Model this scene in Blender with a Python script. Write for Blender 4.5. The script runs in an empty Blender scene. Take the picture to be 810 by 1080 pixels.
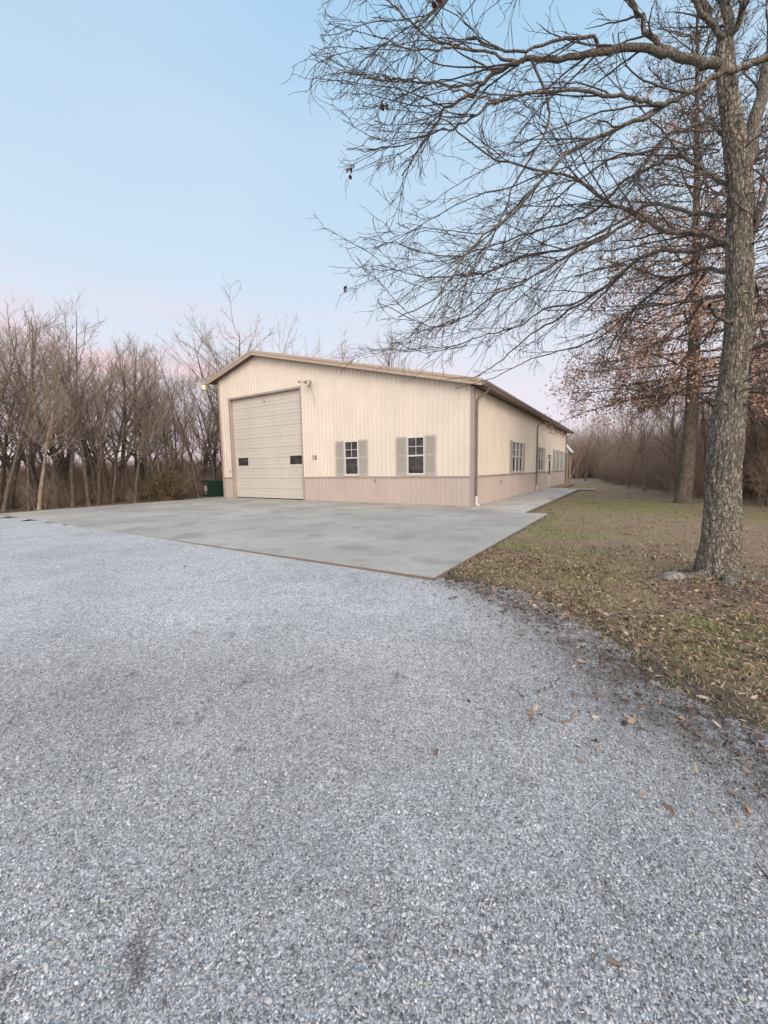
import bpy, math, random
import numpy as np
from mathutils import Matrix, Vector, noise
sc = bpy.context.scene
COL = sc.collection
R = math.radians

# ------------------------------------------------------------ camera
PITCH, ROLL, FPX, EYE = R(6.09), R(0.903), 413.0, 1.5
Fv = np.array([0, math.cos(PITCH), -math.sin(PITCH)])
Uv = np.array([0, math.sin(PITCH), math.cos(PITCH)])
Rv = np.array([1.0, 0, 0])
R2 = Rv*math.cos(ROLL)-Uv*math.sin(ROLL)
U2 = Uv*math.cos(ROLL)+Rv*math.sin(ROLL)
cam = bpy.data.cameras.new('camera')
cam.sensor_fit = 'HORIZONTAL'; cam.sensor_width = 36; cam.lens = 36*FPX/810
cam.clip_start = 0.05; cam.clip_end = 3000
co = bpy.data.objects.new('camera', cam); COL.objects.link(co)
co.matrix_world = Matrix(((R2[0], U2[0], -Fv[0], 0), (R2[1], U2[1], -Fv[1], 0), (R2[2], U2[2], -Fv[2], EYE), (0, 0, 0, 1)))
sc.camera = co

# ------------------------------------------------------------ world and sun
SUN_EL, SUN_AZ = R(13), R(166)      # low evening sun behind the camera (azimuth clockwise from +Y)
SKY_STRENGTH = 0.10
world = bpy.data.worlds.new('World'); sc.world = world; world.use_nodes = True
wt = world.node_tree; wt.nodes.clear()
def wn(t, **k):
    n = wt.nodes.new(t)
    for a, b in k.items(): setattr(n, a, b)
    return n
def s2l(c):
    return tuple(((x/255)/12.92 if x/255 <= .04045 else ((x/255+.055)/1.055)**2.4) for x in c)
def ramp(n, stops, interp='LINEAR'):
    cr = n.color_ramp; cr.interpolation = interp
    while len(cr.elements) < len(stops): cr.elements.new(0.5)
    for e, (p, c) in zip(cr.elements, stops):
        e.position = p; e.color = (c[0], c[1], c[2], 1)
sky = wn('ShaderNodeTexSky', sky_type='NISHITA', sun_disc=False, sun_elevation=SUN_EL, sun_rotation=SUN_AZ)
tc = wn('ShaderNodeTexCoord'); sx = wn('ShaderNodeSeparateXYZ'); wt.links.new(tc.outputs['Generated'], sx.inputs[0])
r1 = wn('ShaderNodeValToRGB')
ramp(r1, [(0.0, s2l((236, 216, 226))), (.10, s2l((231, 219, 230))), (.24, s2l((220, 222, 234))), (.42, s2l((200, 219, 236))), (.62, s2l((178, 209, 234))), (.75, s2l((160, 201, 233))), (1, s2l((135, 182, 225)))])
wt.links.new(sx.outputs['Z'], r1.inputs[0])
# thin rosy cloud streaks low in the sky
mp = wn('ShaderNodeMapping'); mp.inputs['Scale'].default_value = (1.6, 1.6, 9)
nz = wn('ShaderNodeTexNoise'); nz.inputs['Scale'].default_value = 1.3; nz.inputs['Detail'].default_value = 5; nz.inputs['Roughness'].default_value = .55
wt.links.new(tc.outputs['Generated'], mp.inputs[0]); wt.links.new(mp.outputs[0], nz.inputs['Vector'])
r2 = wn('ShaderNodeValToRGB'); ramp(r2, [(.44, (0, 0, 0)), (.60, (1, 1, 1))])
wt.links.new(nz.outputs['Fac'], r2.inputs[0])
r3 = wn('ShaderNodeValToRGB'); ramp(r3, [(0.02, (.35, .35, .35)), (.16, (1, 1, 1)), (.27, (.7, .7, .7)), (.37, (0, 0, 0))])
wt.links.new(sx.outputs['Z'], r3.inputs[0])
mm = wn('ShaderNodeMath', operation='MULTIPLY'); wt.links.new(r2.outputs[0], mm.inputs[0]); wt.links.new(r3.outputs[0], mm.inputs[1])
mm2 = wn('ShaderNodeMath', operation='MULTIPLY'); wt.links.new(mm.outputs[0], mm2.inputs[0]); xm = wn('ShaderNodeMapRange'); wt.links.new(sx.outputs['X'], xm.inputs[0]); xm.inputs[1].default_value = .25; xm.inputs[2].default_value = -.35; xm.inputs[3].default_value = .12; xm.inputs[4].default_value = .85
wt.links.new(xm.outputs[0], mm2.inputs[1])
mc = wn('ShaderNodeMix', data_type='RGBA'); wt.links.new(mm2.outputs[0], mc.inputs[0]); wt.links.new(r1.outputs[0], mc.inputs[6])
mc.inputs[7].default_value = (*s2l((247, 205, 208)), 1)
# soft paler veil higher up
mp2 = wn('ShaderNodeMapping'); mp2.inputs['Scale'].default_value = (1.1, 1.1, 3.2)
nz2 = wn('ShaderNodeTexNoise'); nz2.inputs['Scale'].default_value = 1.1; nz2.inputs['Detail'].default_value = 6
wt.links.new(tc.outputs['Generated'], mp2.inputs[0]); wt.links.new(mp2.outputs[0], nz2.inputs['Vector'])
r4 = wn('ShaderNodeValToRGB'); ramp(r4, [(.45, (0, 0, 0)), (.8, (.35, .35, .35))]); wt.links.new(nz2.outputs['Fac'], r4.inputs[0])
mv = wn('ShaderNodeMix', data_type='RGBA'); wt.links.new(r4.outputs[0], mv.inputs[0]); wt.links.new(mc.outputs[2], mv.inputs[6])
mv.inputs[7].default_value = (*s2l((226, 228, 240)), 1)
# sunset glow on the side of the sun (behind the camera)
vd = wn('ShaderNodeVectorMath', operation='DOT_PRODUCT'); wt.links.new(tc.outputs['Generated'], vd.inputs[0])
vd.inputs[1].default_value = (math.sin(SUN_AZ)*.98, math.cos(SUN_AZ)*.98, .2)
r5 = wn('ShaderNodeValToRGB'); ramp(r5, [(0.0, (0, 0, 0)), (.5, (.75, .62, .55)), (1, (2.3, 1.75, 1.35))]); wt.links.new(vd.outputs['Value'], r5.inputs[0])
ma = wn('ShaderNodeMix', data_type='RGBA', blend_type='ADD'); ma.inputs[0].default_value = 1
wt.links.new(mv.outputs[2], ma.inputs[6]); wt.links.new(r5.outputs[0], ma.inputs[7])
sca = wn('ShaderNodeVectorMath', operation='SCALE'); sca.inputs['Scale'].default_value = 1/SKY_STRENGTH*1.05
wt.links.new(ma.outputs[2], sca.inputs[0])
mx = wn('ShaderNodeMix', data_type='RGBA'); mx.inputs[0].default_value = .9
wt.links.new(sky.outputs[0], mx.inputs[6]); wt.links.new(sca.outputs[0], mx.inputs[7])
bg = wn('ShaderNodeBackground'); bg.inputs['Strength'].default_value = SKY_STRENGTH
wo = wn('ShaderNodeOutputWorld'); wt.links.new(mx.outputs[2], bg.inputs[0]); wt.links.new(bg.outputs[0], wo.inputs[0])

sl = bpy.data.lights.new('sun', 'SUN'); sl.energy = 1.1; sl.angle = R(28); sl.color = (1, .90, .80)
so = bpy.data.objects.new('sun', sl); COL.objects.link(so)
sd = Vector((math.sin(SUN_AZ)*math.cos(SUN_EL+R(12)), math.cos(SUN_AZ)*math.cos(SUN_EL+R(12)), math.sin(SUN_EL+R(12))))
so.rotation_euler = sd.to_track_quat('Z', 'Y').to_euler()

sc.view_settings.view_transform = 'Standard'; sc.view_settings.look = 'None'
sc.view_settings.exposure = 0.16; sc.view_settings.gamma = 1; sc.view_settings.use_curve_mapping = False
sc.render.engine = 'CYCLES'
sc.cycles.use_denoising = True; sc.cycles.denoiser = 'OPENIMAGEDENOISE'; sc.cycles.denoising_input_passes = 'RGB_ALBEDO_NORMAL'; sc.cycles.denoising_prefilter = 'ACCURATE'
sc.cycles.max_bounces = 5; sc.cycles.diffuse_bounces = 3; sc.cycles.glossy_bounces = 2
sc.render.film_transparent = False

# ------------------------------------------------------------ materials
class MT:
    def __init__(s, name, rough=.8, spec=.3):
        m = bpy.data.materials.new(name); m.use_nodes = True; s.m = m; s.t = m.node_tree
        s.b = s.t.nodes['Principled BSDF']; s.b.inputs['Roughness'].default_value = rough
        s.b.inputs['Specular IOR Level'].default_value = spec
        s.tc = s.t.nodes.new('ShaderNodeTexCoord')
    def n(s, typ, **k):
        x = s.t.nodes.new(typ)
        for a, b in k.items(): setattr(x, a, b)
        return x
    def l(s, a, b): s.t.links.new(a, b)
    def coord(s, scale=(1, 1, 1), src='Object', rot=(0, 0, 0)):
        x = s.n('ShaderNodeMapping'); x.inputs['Scale'].default_value = scale; x.inputs['Rotation'].default_value = rot
        s.l(s.tc.outputs[src], x.inputs[0]); return x.outputs[0]
    def noise(s, v, scale, detail=4, rough=.55):
        x = s.n('ShaderNodeTexNoise'); x.inputs['Scale'].default_value = scale; x.inputs['Detail'].default_value = detail
        x.inputs['Roughness'].default_value = rough; s.l(v, x.inputs['Vector']); return x.outputs['Fac']
    def vor(s, v, scale, feature='F1', out='Color'):
        x = s.n('ShaderNodeTexVoronoi', feature=feature); x.inputs['Scale'].default_value = scale
        s.l(v, x.inputs['Vector']); return x.outputs[out]
    def ramp(s, f, stops, interp='LINEAR'):
        x = s.n('ShaderNodeValToRGB'); ramp(x, stops, interp); s.l(f, x.inputs[0]); return x.outputs[0]
    def mix(s, f, a, b, mode='MIX'):
        x = s.n('ShaderNodeMix', data_type='RGBA', blend_type=mode)
        for i, v in ((0, f), (6, a), (7, b)):
            if isinstance(v, (int, float)): x.inputs[i].default_value = v
            elif isinstance(v, tuple): x.inputs[i].default_value = (*v[:3], 1)
            else: s.l(v, x.inputs[i])
        return x.outputs[2]
    def bump(s, h, strength=.5, dist=.01, prev=None):
        x = s.n('ShaderNodeBump'); x.inputs['Strength'].default_value = strength; x.inputs['Distance'].default_value = dist
        s.l(h, x.inputs['Height'])
        if prev: s.l(prev, x.inputs['Normal'])
        return x.outputs[0]
    def col(s, c):
        if isinstance(c, tuple): s.b.inputs['Base Color'].default_value = (*c[:3], 1)
        else: s.l(c, s.b.inputs['Base Color'])
    def nor(s, x): s.l(x, s.b.inputs['Normal'])
def g(v): return (v, v, v)
def painted(name, c, rough=.5, var=.10, grime=True):
    m = MT(name, rough, .4); v = m.coord()
    n1 = m.noise(v, .7, 5); f = m.ramp(n1, [(.3, g(1-var)), (.7, g(1+var*.3))])
    c2 = m.mix(1.0, tuple(c), f, 'MULTIPLY')
    if grime:
        n2 = m.noise(m.coord((1.2, 1.2, .25)), 1.6, 4); f2 = m.ramp(n2, [(.38, g(.95)), (.6, g(1))])
        c2 = m.mix(.8, c2, f2, 'MULTIPLY')
    m.col(c2); m.nor(m.bump(m.noise(v, 2.2, 2), .10, .01)); return m.m
M = {}
M['cream'] = painted('cream_steel', (.69, .635, .55), .45, .08)
M['taupe'] = painted('taupe_steel', (.50, .435, .39), .45, .08)
M['trim'] = painted('trim_steel', (.37, .315, .28), .45)
M['rake'] = painted('rake_steel', (.42, .345, .27), .45)
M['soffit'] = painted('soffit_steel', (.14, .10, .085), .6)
M['gutter'] = painted('gutter_steel', (.20, .155, .14), .4)
M['roof'] = painted('roof_steel', (.25, .19, .16), .4)
M['putty'] = painted('putty_door', (.56, .53, .47), .5, .05)
M['white'] = painted('white_vinyl', (.64, .64, .63), .4, .05)
M['shutter'] = painted('shutter_vinyl', (.44, .41, .365), .5, .04)
M['green'] = painted('green_steel', (.018, .045, .03), .4, .2)
M['metal'] = painted('weathered_metal', (.30, .29, .27), .4)
M['black'] = painted('black_plastic', (.02, .018, .018), .5)
M['brown'] = painted('dark_bronze', (.09, .065, .055), .5)
M['digit'] = painted('digit_paint', (.16, .13, .11), .5)
mt = MT('lens_glass', .25, .5); mt.col(mt.ramp(mt.noise(mt.coord(), 6), [(.3, (.62, .56, .36)), (.7, (.75, .70, .48))])); M['lens'] = mt.m
def glass(name, c0, c1):
    m = MT(name, .06, .5); n = m.noise(m.coord((1.2, 1.2, 2.2)), 2.2, 3)
    m.col(m.ramp(n, [(.38, c0), (.62, c1)])); m.b.inputs['Roughness'].default_value = .05
    m.nor(m.bump(m.noise(m.coord(), 1.3, 2), .05, .02)); return m.m
M['glass'] = glass('window_glass', (.012, .013, .013), (.05, .05, .048))
M['blind'] = glass('blind_glass', (.30, .33, .34), (.40, .44, .44))

# concrete
def concrete(name, streak, lift=1.0):
    m = MT(name, .75, .25); v = m.coord()
    a = m.ramp(m.noise(v, .45, 7, .62), [(.32, (.31, .30, .275)), (.5, (.42, .405, .37)), (.68, (.52, .503, .46))])
    b = m.ramp(m.noise(m.coord((.35, 2.6, 1), rot=(0, 0, streak)), 1.5, 7, .75), [(.3, g(.90)), (.65, g(1.05))])
    c = m.mix(1, m.mix(1, a, b, 'MULTIPLY'), g(lift), 'MULTIPLY')
    sp = m.ramp(m.noise(v, 26, 4, .7), [(.35, g(.90)), (.65, g(1.06))]); c = m.mix(1, c, sp, 'MULTIPLY')
    st = m.ramp(m.noise(v, .9, 4), [(.50, g(0)), (.66, g(.6))]); c = m.mix(st, c, (.20, .193, .18))
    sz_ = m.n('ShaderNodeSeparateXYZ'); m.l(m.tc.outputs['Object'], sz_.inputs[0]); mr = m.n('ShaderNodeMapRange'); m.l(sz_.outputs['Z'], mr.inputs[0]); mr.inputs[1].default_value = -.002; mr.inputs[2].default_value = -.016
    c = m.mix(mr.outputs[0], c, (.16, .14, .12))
    m.col(c); m.nor(m.bump(m.noise(v, 60, 4, .7), .25, .004)); return m.m
M['concrete'] = concrete('concrete', 0.25)
M['walk'] = concrete('walk_concrete', 1.2, 1.2)

# gravel: one crushed-stone palette shared by the sheet and the loose stones
STONE = [(0, (.12, .124, .126)), (.12, (.24, .246, .249)), (.4, (.36, .367, .371)), (.75, (.45, .458, .464)), (.95, (.555, .562, .57)), (1, (.72, .725, .725))]
def patches(m, v, c):
    at = m.n('ShaderNodeAttribute'); at.attribute_name = 'edge_dirt'; sf = m.mix(1, at.outputs['Color'], m.ramp(m.noise(v, 7, 6, .75), [(.35, g(.15)), (.62, g(.9))]), 'MULTIPLY'); c = m.mix(sf, c, (.12, .098, .082))
    p = m.ramp(m.noise(v, .55, 7, .65), [(.36, g(.85)), (.56, g(1.04))]); c = m.mix(1, c, p, 'MULTIPLY')
    q = m.ramp(m.noise(v, 2.3, 5, .7), [(.58, g(0)), (.76, g(.42))]); c = m.mix(q, c, (.24, .20, .18)); w = m.ramp(m.noise(m.coord((1, .8, 1), rot=(0, 0, .5)), 4.2, 6, .7), [(.59, g(0)), (.72, g(.7))]); return m.mix(w, c, (.125, .11, .105))
m = MT('gravel', .85, .2); v = m.coord()
c1 = m.vor(v, 120); sep = m.n('ShaderNodeSeparateColor'); m.l(c1, sep.inputs[0])
col = m.ramp(sep.outputs[0], STONE)
d1 = m.vor(v, 120, 'DISTANCE_TO_EDGE', 'Distance'); e1 = m.ramp(d1, [(0, g(.85)), (.10, g(1.33))]); col = m.mix(1, col, e1, 'MULTIPLY')
big = m.vor(v, 64); sep2 = m.n('ShaderNodeSeparateColor'); m.l(big, sep2.inputs[0])
bm_ = m.ramp(sep2.outputs[1], [(.15, g(.75)), (.9, g(1.18))]); col = m.mix(1, col, bm_, 'MULTIPLY')
col = patches(m, v, col); m.col(col)
hh = m.mix(1, m.vor(v, 120, 'F1', 'Distance'), m.vor(v, 64, 'F1', 'Distance'), 'ADD')
inv_ = m.n('ShaderNodeInvert'); m.l(hh, inv_.inputs['Color'])
m.nor(m.bump(inv_.outputs[0], .55, .006)); M['gravel'] = m.m
m = MT('stones', .75, .25); gi = m.n('ShaderNodeNewGeometry')
col = m.ramp(gi.outputs['Random Per Island'], STONE)
v = m.coord(); col = m.mix(1, col, m.ramp(m.noise(v, 120, 3), [(.3, g(.85)), (.7, g(1.12))]), 'MULTIPLY')
col = patches(m, v, col); m.col(col); M['stones'] = m.m

# ground: dry winter turf, moss and leaf litter
m = MT('turf', .95, .1); v = m.coord()
n1 = m.noise(v, .35, 6, .6); n2 = m.noise(v, 1.3, 6, .65); n3 = m.noise(v, 14, 6, .75)
base = m.ramp(n3, [(.28, (.13, .10, .06)), (.45, (.27, .215, .13)), (.6, (.40, .325, .205)), (.75, (.53, .45, .31))])
lit = m.ramp(m.noise(v, 30, 4, .8), [(.3, (.15, .10, .07)), (.5, (.29, .205, .145)), (.7, (.45, .335, .25))])
base = m.mix(m.ramp(n2, [(.36, g(0)), (.56, g(.95))]), base, lit)
grn = m.ramp(n3, [(.3, (.13, .145, .045)), (.7, (.32, .33, .14))])
ms = m.n('ShaderNodeAttribute'); ms.attribute_name = 'moss'; base = m.mix(m.mix(1, ms.outputs['Color'], m.ramp(n3, [(.35, g(.3)), (.6, g(1))]), 'MULTIPLY'), base, m.ramp(m.noise(v, 25, 4, .7), [(.3, (.09, .11, .025)), (.7, (.26, .29, .09))]))
base = m.mix(m.ramp(n1, [(.53, g(0)), (.64, g(.7))]), base, grn)
soil = m.ramp(m.noise(v, .9, 5, .6), [(.60, g(0)), (.70, g(.6))]); base = m.mix(soil, base, (.15, .11, .075))
at = m.n('ShaderNodeAttribute'); at.attribute_name = 'soil_and_dark'; sf = m.mix(1, at.outputs['Color'], m.ramp(n3, [(.3, g(.35)), (.6, g(1))]), 'MULTIPLY')
base = m.mix(sf, base, m.ramp(m.noise(v, 40, 5, .8), [(.3, (.045, .036, .03)), (.6, (.13, .11, .095)), (.75, (.28, .26, .24))]))
m.col(base); m.nor(m.bump(m.noise(v, 22, 6, .8), .9, .04)); M['turf'] = m.m

def leafmat(name, stops):
    m = MT(name, .8, .15); gi = m.n('ShaderNodeNewGeometry'); m.col(m.ramp(gi.outputs['Random Per Island'], stops)); return m.m
M['litter'] = leafmat('fallen_leaf', [(0, (.06, .04, .03)), (.3, (.15, .095, .068)), (.6, (.24, .165, .125)), (.85, (.36, .25, .18)), (1, (.5, .40, .31))])
M['oakleaf'] = leafmat('dry_oak_leaf', [(0, (.22, .13, .095)), (.4, (.37, .24, .185)), (.75, (.49, .335, .26)), (1, (.60, .45, .36))])
M['debris'] = leafmat('crumbled_litter', [(0, (.04, .03, .024)), (.6, (.11, .085, .068)), (1, (.25, .2, .165))])
M['blade'] = leafmat('grass_blade', [(0, (.09, .105, .03)), (.3, (.18, .18, .07)), (.5, (.31, .26, .15)), (1, (.50, .43, .29))])
M['cedar'] = leafmat('cedar_spray', [(0, (.04, .038, .018)), (.5, (.10, .078, .038)), (1, (.20, .14, .075))])
M['bud'] = leafmat('curled_leaf', [(0, (.05, .03, .025)), (1, (.14, .08, .06))])

def bark(name, dark, mid, light, scale=9, moss=0, lichen=0, depth=.02):
    m = MT(name, .95, .08); v1 = m.coord()
    v = m.coord((scale, scale, scale*.30)); a = m.noise(v, 1.2, 8, .72)
    wv = m.mix(.22, v, m.noise(m.coord((scale, scale, scale*.5)), 1.0, 3)) if False else v
    x = m.n('ShaderNodeVectorMath', operation='ADD'); nz_ = m.n('ShaderNodeTexNoise'); nz_.inputs['Scale'].default_value = 1.6; nz_.inputs['Detail'].default_value = 3
    m.l(v, nz_.inputs['Vector']); m.l(v, x.inputs[0]); m.l(nz_.outputs['Color'], x.inputs[1])
    e = m.vor(x.outputs[0], 2.0, 'DISTANCE_TO_EDGE', 'Distance'); er = m.ramp(e, [(0, g(0)), (.22, g(1))])
    c = m.ramp(a, [(.30, dark), (.48, mid), (.70, light)]); c = m.mix(m.ramp(e, [(0, g(.75)), (.16, g(0))]), c, dark)
    if moss: c = m.mix(m.ramp(m.noise(v1, 2.3, 6, .65), [(.44, g(0)), (.62, g(moss))]), c, (.15, .165, .125))
    if lichen:
        k2 = m.ramp(m.noise(v1, 27, 5, .75), [(.57, g(0)), (.63, g(lichen))]); c = m.mix(k2, c, (.50, .49, .44))
    m.col(c); h = m.mix(.6, a, er); m.nor(m.bump(h, 1.0, depth)); return m.m
M['bark'] = bark('oak_bark', (.08, .07, .056), (.26, .23, .19), (.46, .42, .36), 17, .5, .95, .035)
M['limb'] = bark('limb_bark', (.075, .066, .058), (.18, .16, .14), (.29, .26, .23), 13, .3, 0, .02)
M['twig'] = bark('twig_bark', (.085, .073, .07), (.15, .128, .12), (.23, .2, .185), 30)
M['bark2'] = bark('brown_bark', (.07, .058, .046), (.19, .155, .125), (.30, .25, .205), 12, .25, .3, .03)
M['farbark'] = bark('grey_brown_bark', (.055, .044, .036), (.145, .12, .10), (.26, .22, .185), 6, .2)
M['palebark'] = bark('pale_bark', (.16, .12, .09), (.33, .26, .21), (.45, .38, .31), 6)
M['fartwig'] = bark('brown_twig_bark', (.24, .19, .155), (.38, .305, .25), (.50, .41, .345), 5)
M['brush'] = bark('brushwood', (.20, .145, .108), (.36, .275, .215), (.50, .40, .325), 5)
M['rock'] = bark('field_stone', (.16, .15, .14), (.33, .31, .30), (.48, .46, .44), 12)
m = MT('field_grass', .95, .1); m.col(m.ramp(m.noise(m.coord(), .15, 6), [(.3, (.20, .145, .075)), (.7, (.36, .27, .15))])); M['field'] = m.m

# ------------------------------------------------------------ mesh helpers
def mesh_np(name, V, F, mat, parent=None, smooth=False, nper=4):
    """V (n,3), F (m,nper) index array"""
    V = np.asarray(V, np.float32); F = np.asarray(F, np.int32)
    me = bpy.data.meshes.new(name); me.vertices.add(len(V)); me.vertices.foreach_set('co', V.ravel())
    me.loops.add(F.size); me.loops.foreach_set('vertex_index', F.ravel())
    k = F.shape[1]; me.polygons.add(len(F))
    me.polygons.foreach_set('loop_start', np.arange(0, F.size, k, dtype=np.int32))
    me.polygons.foreach_set('use_smooth', np.full(len(F), smooth))
    me.update(calc_edges=True)
    me.materials.append(mat if not isinstance(mat, str) else M[mat])
    return link(name, me, parent)
def link(name, me, parent=None):
    o = bpy.data.objects.new(name, me); COL.objects.link(o)
    if parent is not None: o.parent = parent
    return o
def tag(o, label=None, cat=None, group=None, kind=None):
    for k, v_ in (('label', label), ('category', cat), ('group', group), ('kind', kind)):
        if v_: o[k] = v_
    return o
def empty(name, loc=(0, 0, 0), rz=0):
    o = bpy.data.objects.new(name, None); COL.objects.link(o); o.location = loc; o.rotation_euler = (0, 0, rz)
    o.empty_display_size = .2; return o
class MB:
    """collects polygons into one mesh"""
    def __init__(s): s.v = []; s.f = []
    def poly(s, pts): k = len(s.v); s.v += [tuple(p) for p in pts]; s.f.append(tuple(range(k, k+len(pts))))
    def box(s, x0, x1, y0, y1, z0, z1):
        k = len(s.v)
        s.v += [(x0, y0, z0), (x1, y0, z0), (x1, y1, z0), (x0, y1, z0), (x0, y0, z1), (x1, y0, z1), (x1, y1, z1), (x0, y1, z1)]
        s.f += [tuple(k+i for i in q) for q in ((0, 3, 2, 1), (4, 5, 6, 7), (0, 1, 5, 4), (1, 2, 6, 5), (2, 3, 7, 6), (3, 0, 4, 7))]
        return s
    def prism(s, prof, axis, a, b):
        """prof: closed polygon of 2-D points; axis 'x' -> (a..b) along x with prof=(y,z); 'y' -> prof=(x,z); 'z' -> prof=(x,y)"""
        n = len(prof); k = len(s.v)
        def P(p, t): return (t, p[0], p[1]) if axis == 'x' else (p[0], t, p[1]) if axis == 'y' else (p[0], p[1], t)
        s.v += [P(p, a) for p in prof]+[P(p, b) for p in prof]
        s.f += [(k+i, k+(i+1) % n, k+n+(i+1) % n, k+n+i) for i in range(n)]
        s.f += [tuple(k+i for i in range(n)), tuple(k+n+i for i in reversed(range(n)))]
        return s
    def tube(s, pts, rad, n=8):
        if not hasattr(rad, '__len__'): rad = [rad]*len(pts)
        T = Tubes(); T.add(pts, rad, n); V, F = T.arrays(); k = len(s.v)
        s.v += [tuple(map(float, p)) for p in V]; s.f += [tuple(k+int(i) for i in q) for q in F]
        for ring, rev in ((range(n), True), (range(len(V)-n, len(V)), False)):
            s.f.append(tuple(k+i for i in (reversed(ring) if rev else ring)))
        return s
    def build(s, name, mat, parent=None, bevel=0, smooth=False):
        me = bpy.data.meshes.new(name); me.from_pydata(s.v, [], s.f); me.update()
        import bmesh
        b = bmesh.new(); b.from_mesh(me); bmesh.ops.recalc_face_normals(b, faces=b.faces)
        if bevel: bmesh.ops.bevel(b, geom=list(b.edges), offset=bevel, segments=2, affect='EDGES', clamp_overlap=True)
        b.to_mesh(me); b.free()
        if smooth:
            for p in me.polygons: p.use_smooth = True
        me.materials.append(M[mat] if isinstance(mat, str) else mat)
        return link(name, me, parent)

class Tubes:
    """many tapered tubes, vectorised by (points, sides)"""
    def __init__(s): s.d = {}
    def add(s, pts, rad, n=4):
        s.d.setdefault((len(pts), n), []).append((pts, rad))
    def arrays(s):
        VV = []; FF = []; base = 0
        for (m_, n), items in s.d.items():
            P = np.array([i[0] for i in items], float); Rr = np.array([i[1] for i in items], float); B = len(P)
            T = np.empty_like(P); T[:, 1:-1] = P[:, 2:]-P[:, :-2]; T[:, 0] = P[:, 1]-P[:, 0]; T[:, -1] = P[:, -1]-P[:, -2]
            T /= np.linalg.norm(T, axis=2, keepdims=True)+1e-9
            ref = np.zeros((B, 1, 3)); mean = T.mean(axis=1); ver = np.abs(mean[:, 2]) > .8
            ref[ver, 0, 0] = 1; ref[~ver, 0, 2] = 1
            A = np.cross(T, ref); A /= np.linalg.norm(A, axis=2, keepdims=True)+1e-9; C = np.cross(T, A)
            th = np.arange(n)/n*2*math.pi
            V = P[:, :, None, :]+Rr[:, :, None, None]*(A[:, :, None, :]*np.cos(th)[None, None, :, None]+C[:, :, None, :]*np.sin(th)[None, None, :, None])
            idx = np.arange(B*m_*n).reshape(B, m_, n)+base
            a = idx[:, :-1]; b = idx[:, 1:]
            F = np.stack([a, np.roll(a, -1, 2), np.roll(b, -1, 2), b], -1).reshape(-1, 4)
            VV.append(V.reshape(-1, 3)); FF.append(F); base += B*m_*n
        return np.concatenate(VV), np.concatenate(FF)
    def build(s, name, mat, parent=None, smooth=True):
        V, F = s.arrays(); return mesh_np(name, V, F, mat, parent, smooth)
def smooth_line(P, per=4):
    """Catmull-Rom through P"""
    P = np.array(P, float); Q = np.vstack([2*P[0]-P[1], P, 2*P[-1]-P[-2]]); out = []
    for i in range(1, len(Q)-2):
        for t in np.arange(per)/per:
            out.append(.5*((2*Q[i])+(-Q[i-1]+Q[i+1])*t+(2*Q[i-1]-5*Q[i]+4*Q[i+1]-Q[i+2])*t*t+(-Q[i-1]+3*Q[i]-3*Q[i+1]+Q[i+2])*t**3))
    out.append(P[-1]); return np.array(out)
def unit(v): return v/(np.linalg.norm(v)+1e-9)

# ------------------------------------------------------------ places (building frame <-> world)
BX, BY, BYAW = 3.538, 15.525, R(32.29)
CY, SY = math.cos(BYAW), math.sin(BYAW)
def W(u, v, z=0): return (BX-u*CY+v*SY, BY+u*SY+v*CY, z)
def UV(x, y):
    dx, dy = x-BX, y-BY; return -dx*CY+dy*SY, dx*SY+dy*CY
# gravel edge towards the lawn (world), then the apron edge
EDGE = [(2.25, -6), (2.12, 1.2), (2.0, 1.9), (1.86, 2.3), (1.82, 2.9), (1.74, 3.6), (1.45, 4.5), (1.0, 5.4), (.55, 6.3)]
def edge_x(y):
    ys = [e[1] for e in EDGE]; xs = [e[0] for e in EDGE]; return float(np.interp(y, ys, xs))
def fbm(x, y, s=1.0, o=3, seed=0.0):
    t = 0; a = 1; n_ = 0
    for k in range(o):
        t += a*noise.noise(Vector((x*s, y*s, seed+k*7.3))); n_ += a; a *= .5; s *= 2.1
    return t/n_
def gravel_z(x, y):
    u, v_ = UV(x, y)
    lift = np.interp(u, [-3, 2, 5, 12], [-.046, -.034, -.010, -.003])
    near = math.exp(-max(0, -10.1-v_)/1.2)
    z = -.065*(1-near)+lift*near
    return z+.010*fbm(x, y, 1.1)+.006*fbm(x, y, 4.0, 2, 3)
def lawn_z(x, y):
    d = x-edge_x(y)+.28*fbm(x, y, 1.6, 3, 50)                 # >0 on the lawn side
    u, v_ = UV(x, y)
    t = min(1, max(0, (d+.45)/.9)); t = t*t*(3-2*t)
    z = -.16+t*.12
    if v_ > -10.3 and u > -3: z = -.14            # under slab and building
    if u > 16.2: z = -.05
    z += (.022*fbm(x, y, .9)+.016*fbm(x, y, 3.5, 3, 5)+.012*fbm(x, y, 11, 2, 9))*(1 if (t > 0 or u > 16) else .2)
    # slight root mound around the large oak
    q = math.hypot(x-4.4, y-5.1); z += .07*math.exp(-(q/.75)**2)
    if v_ > -10.2 and -3.5 < u <= -3 and v_ < 15: z = min(z, -.02)
    return z
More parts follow.
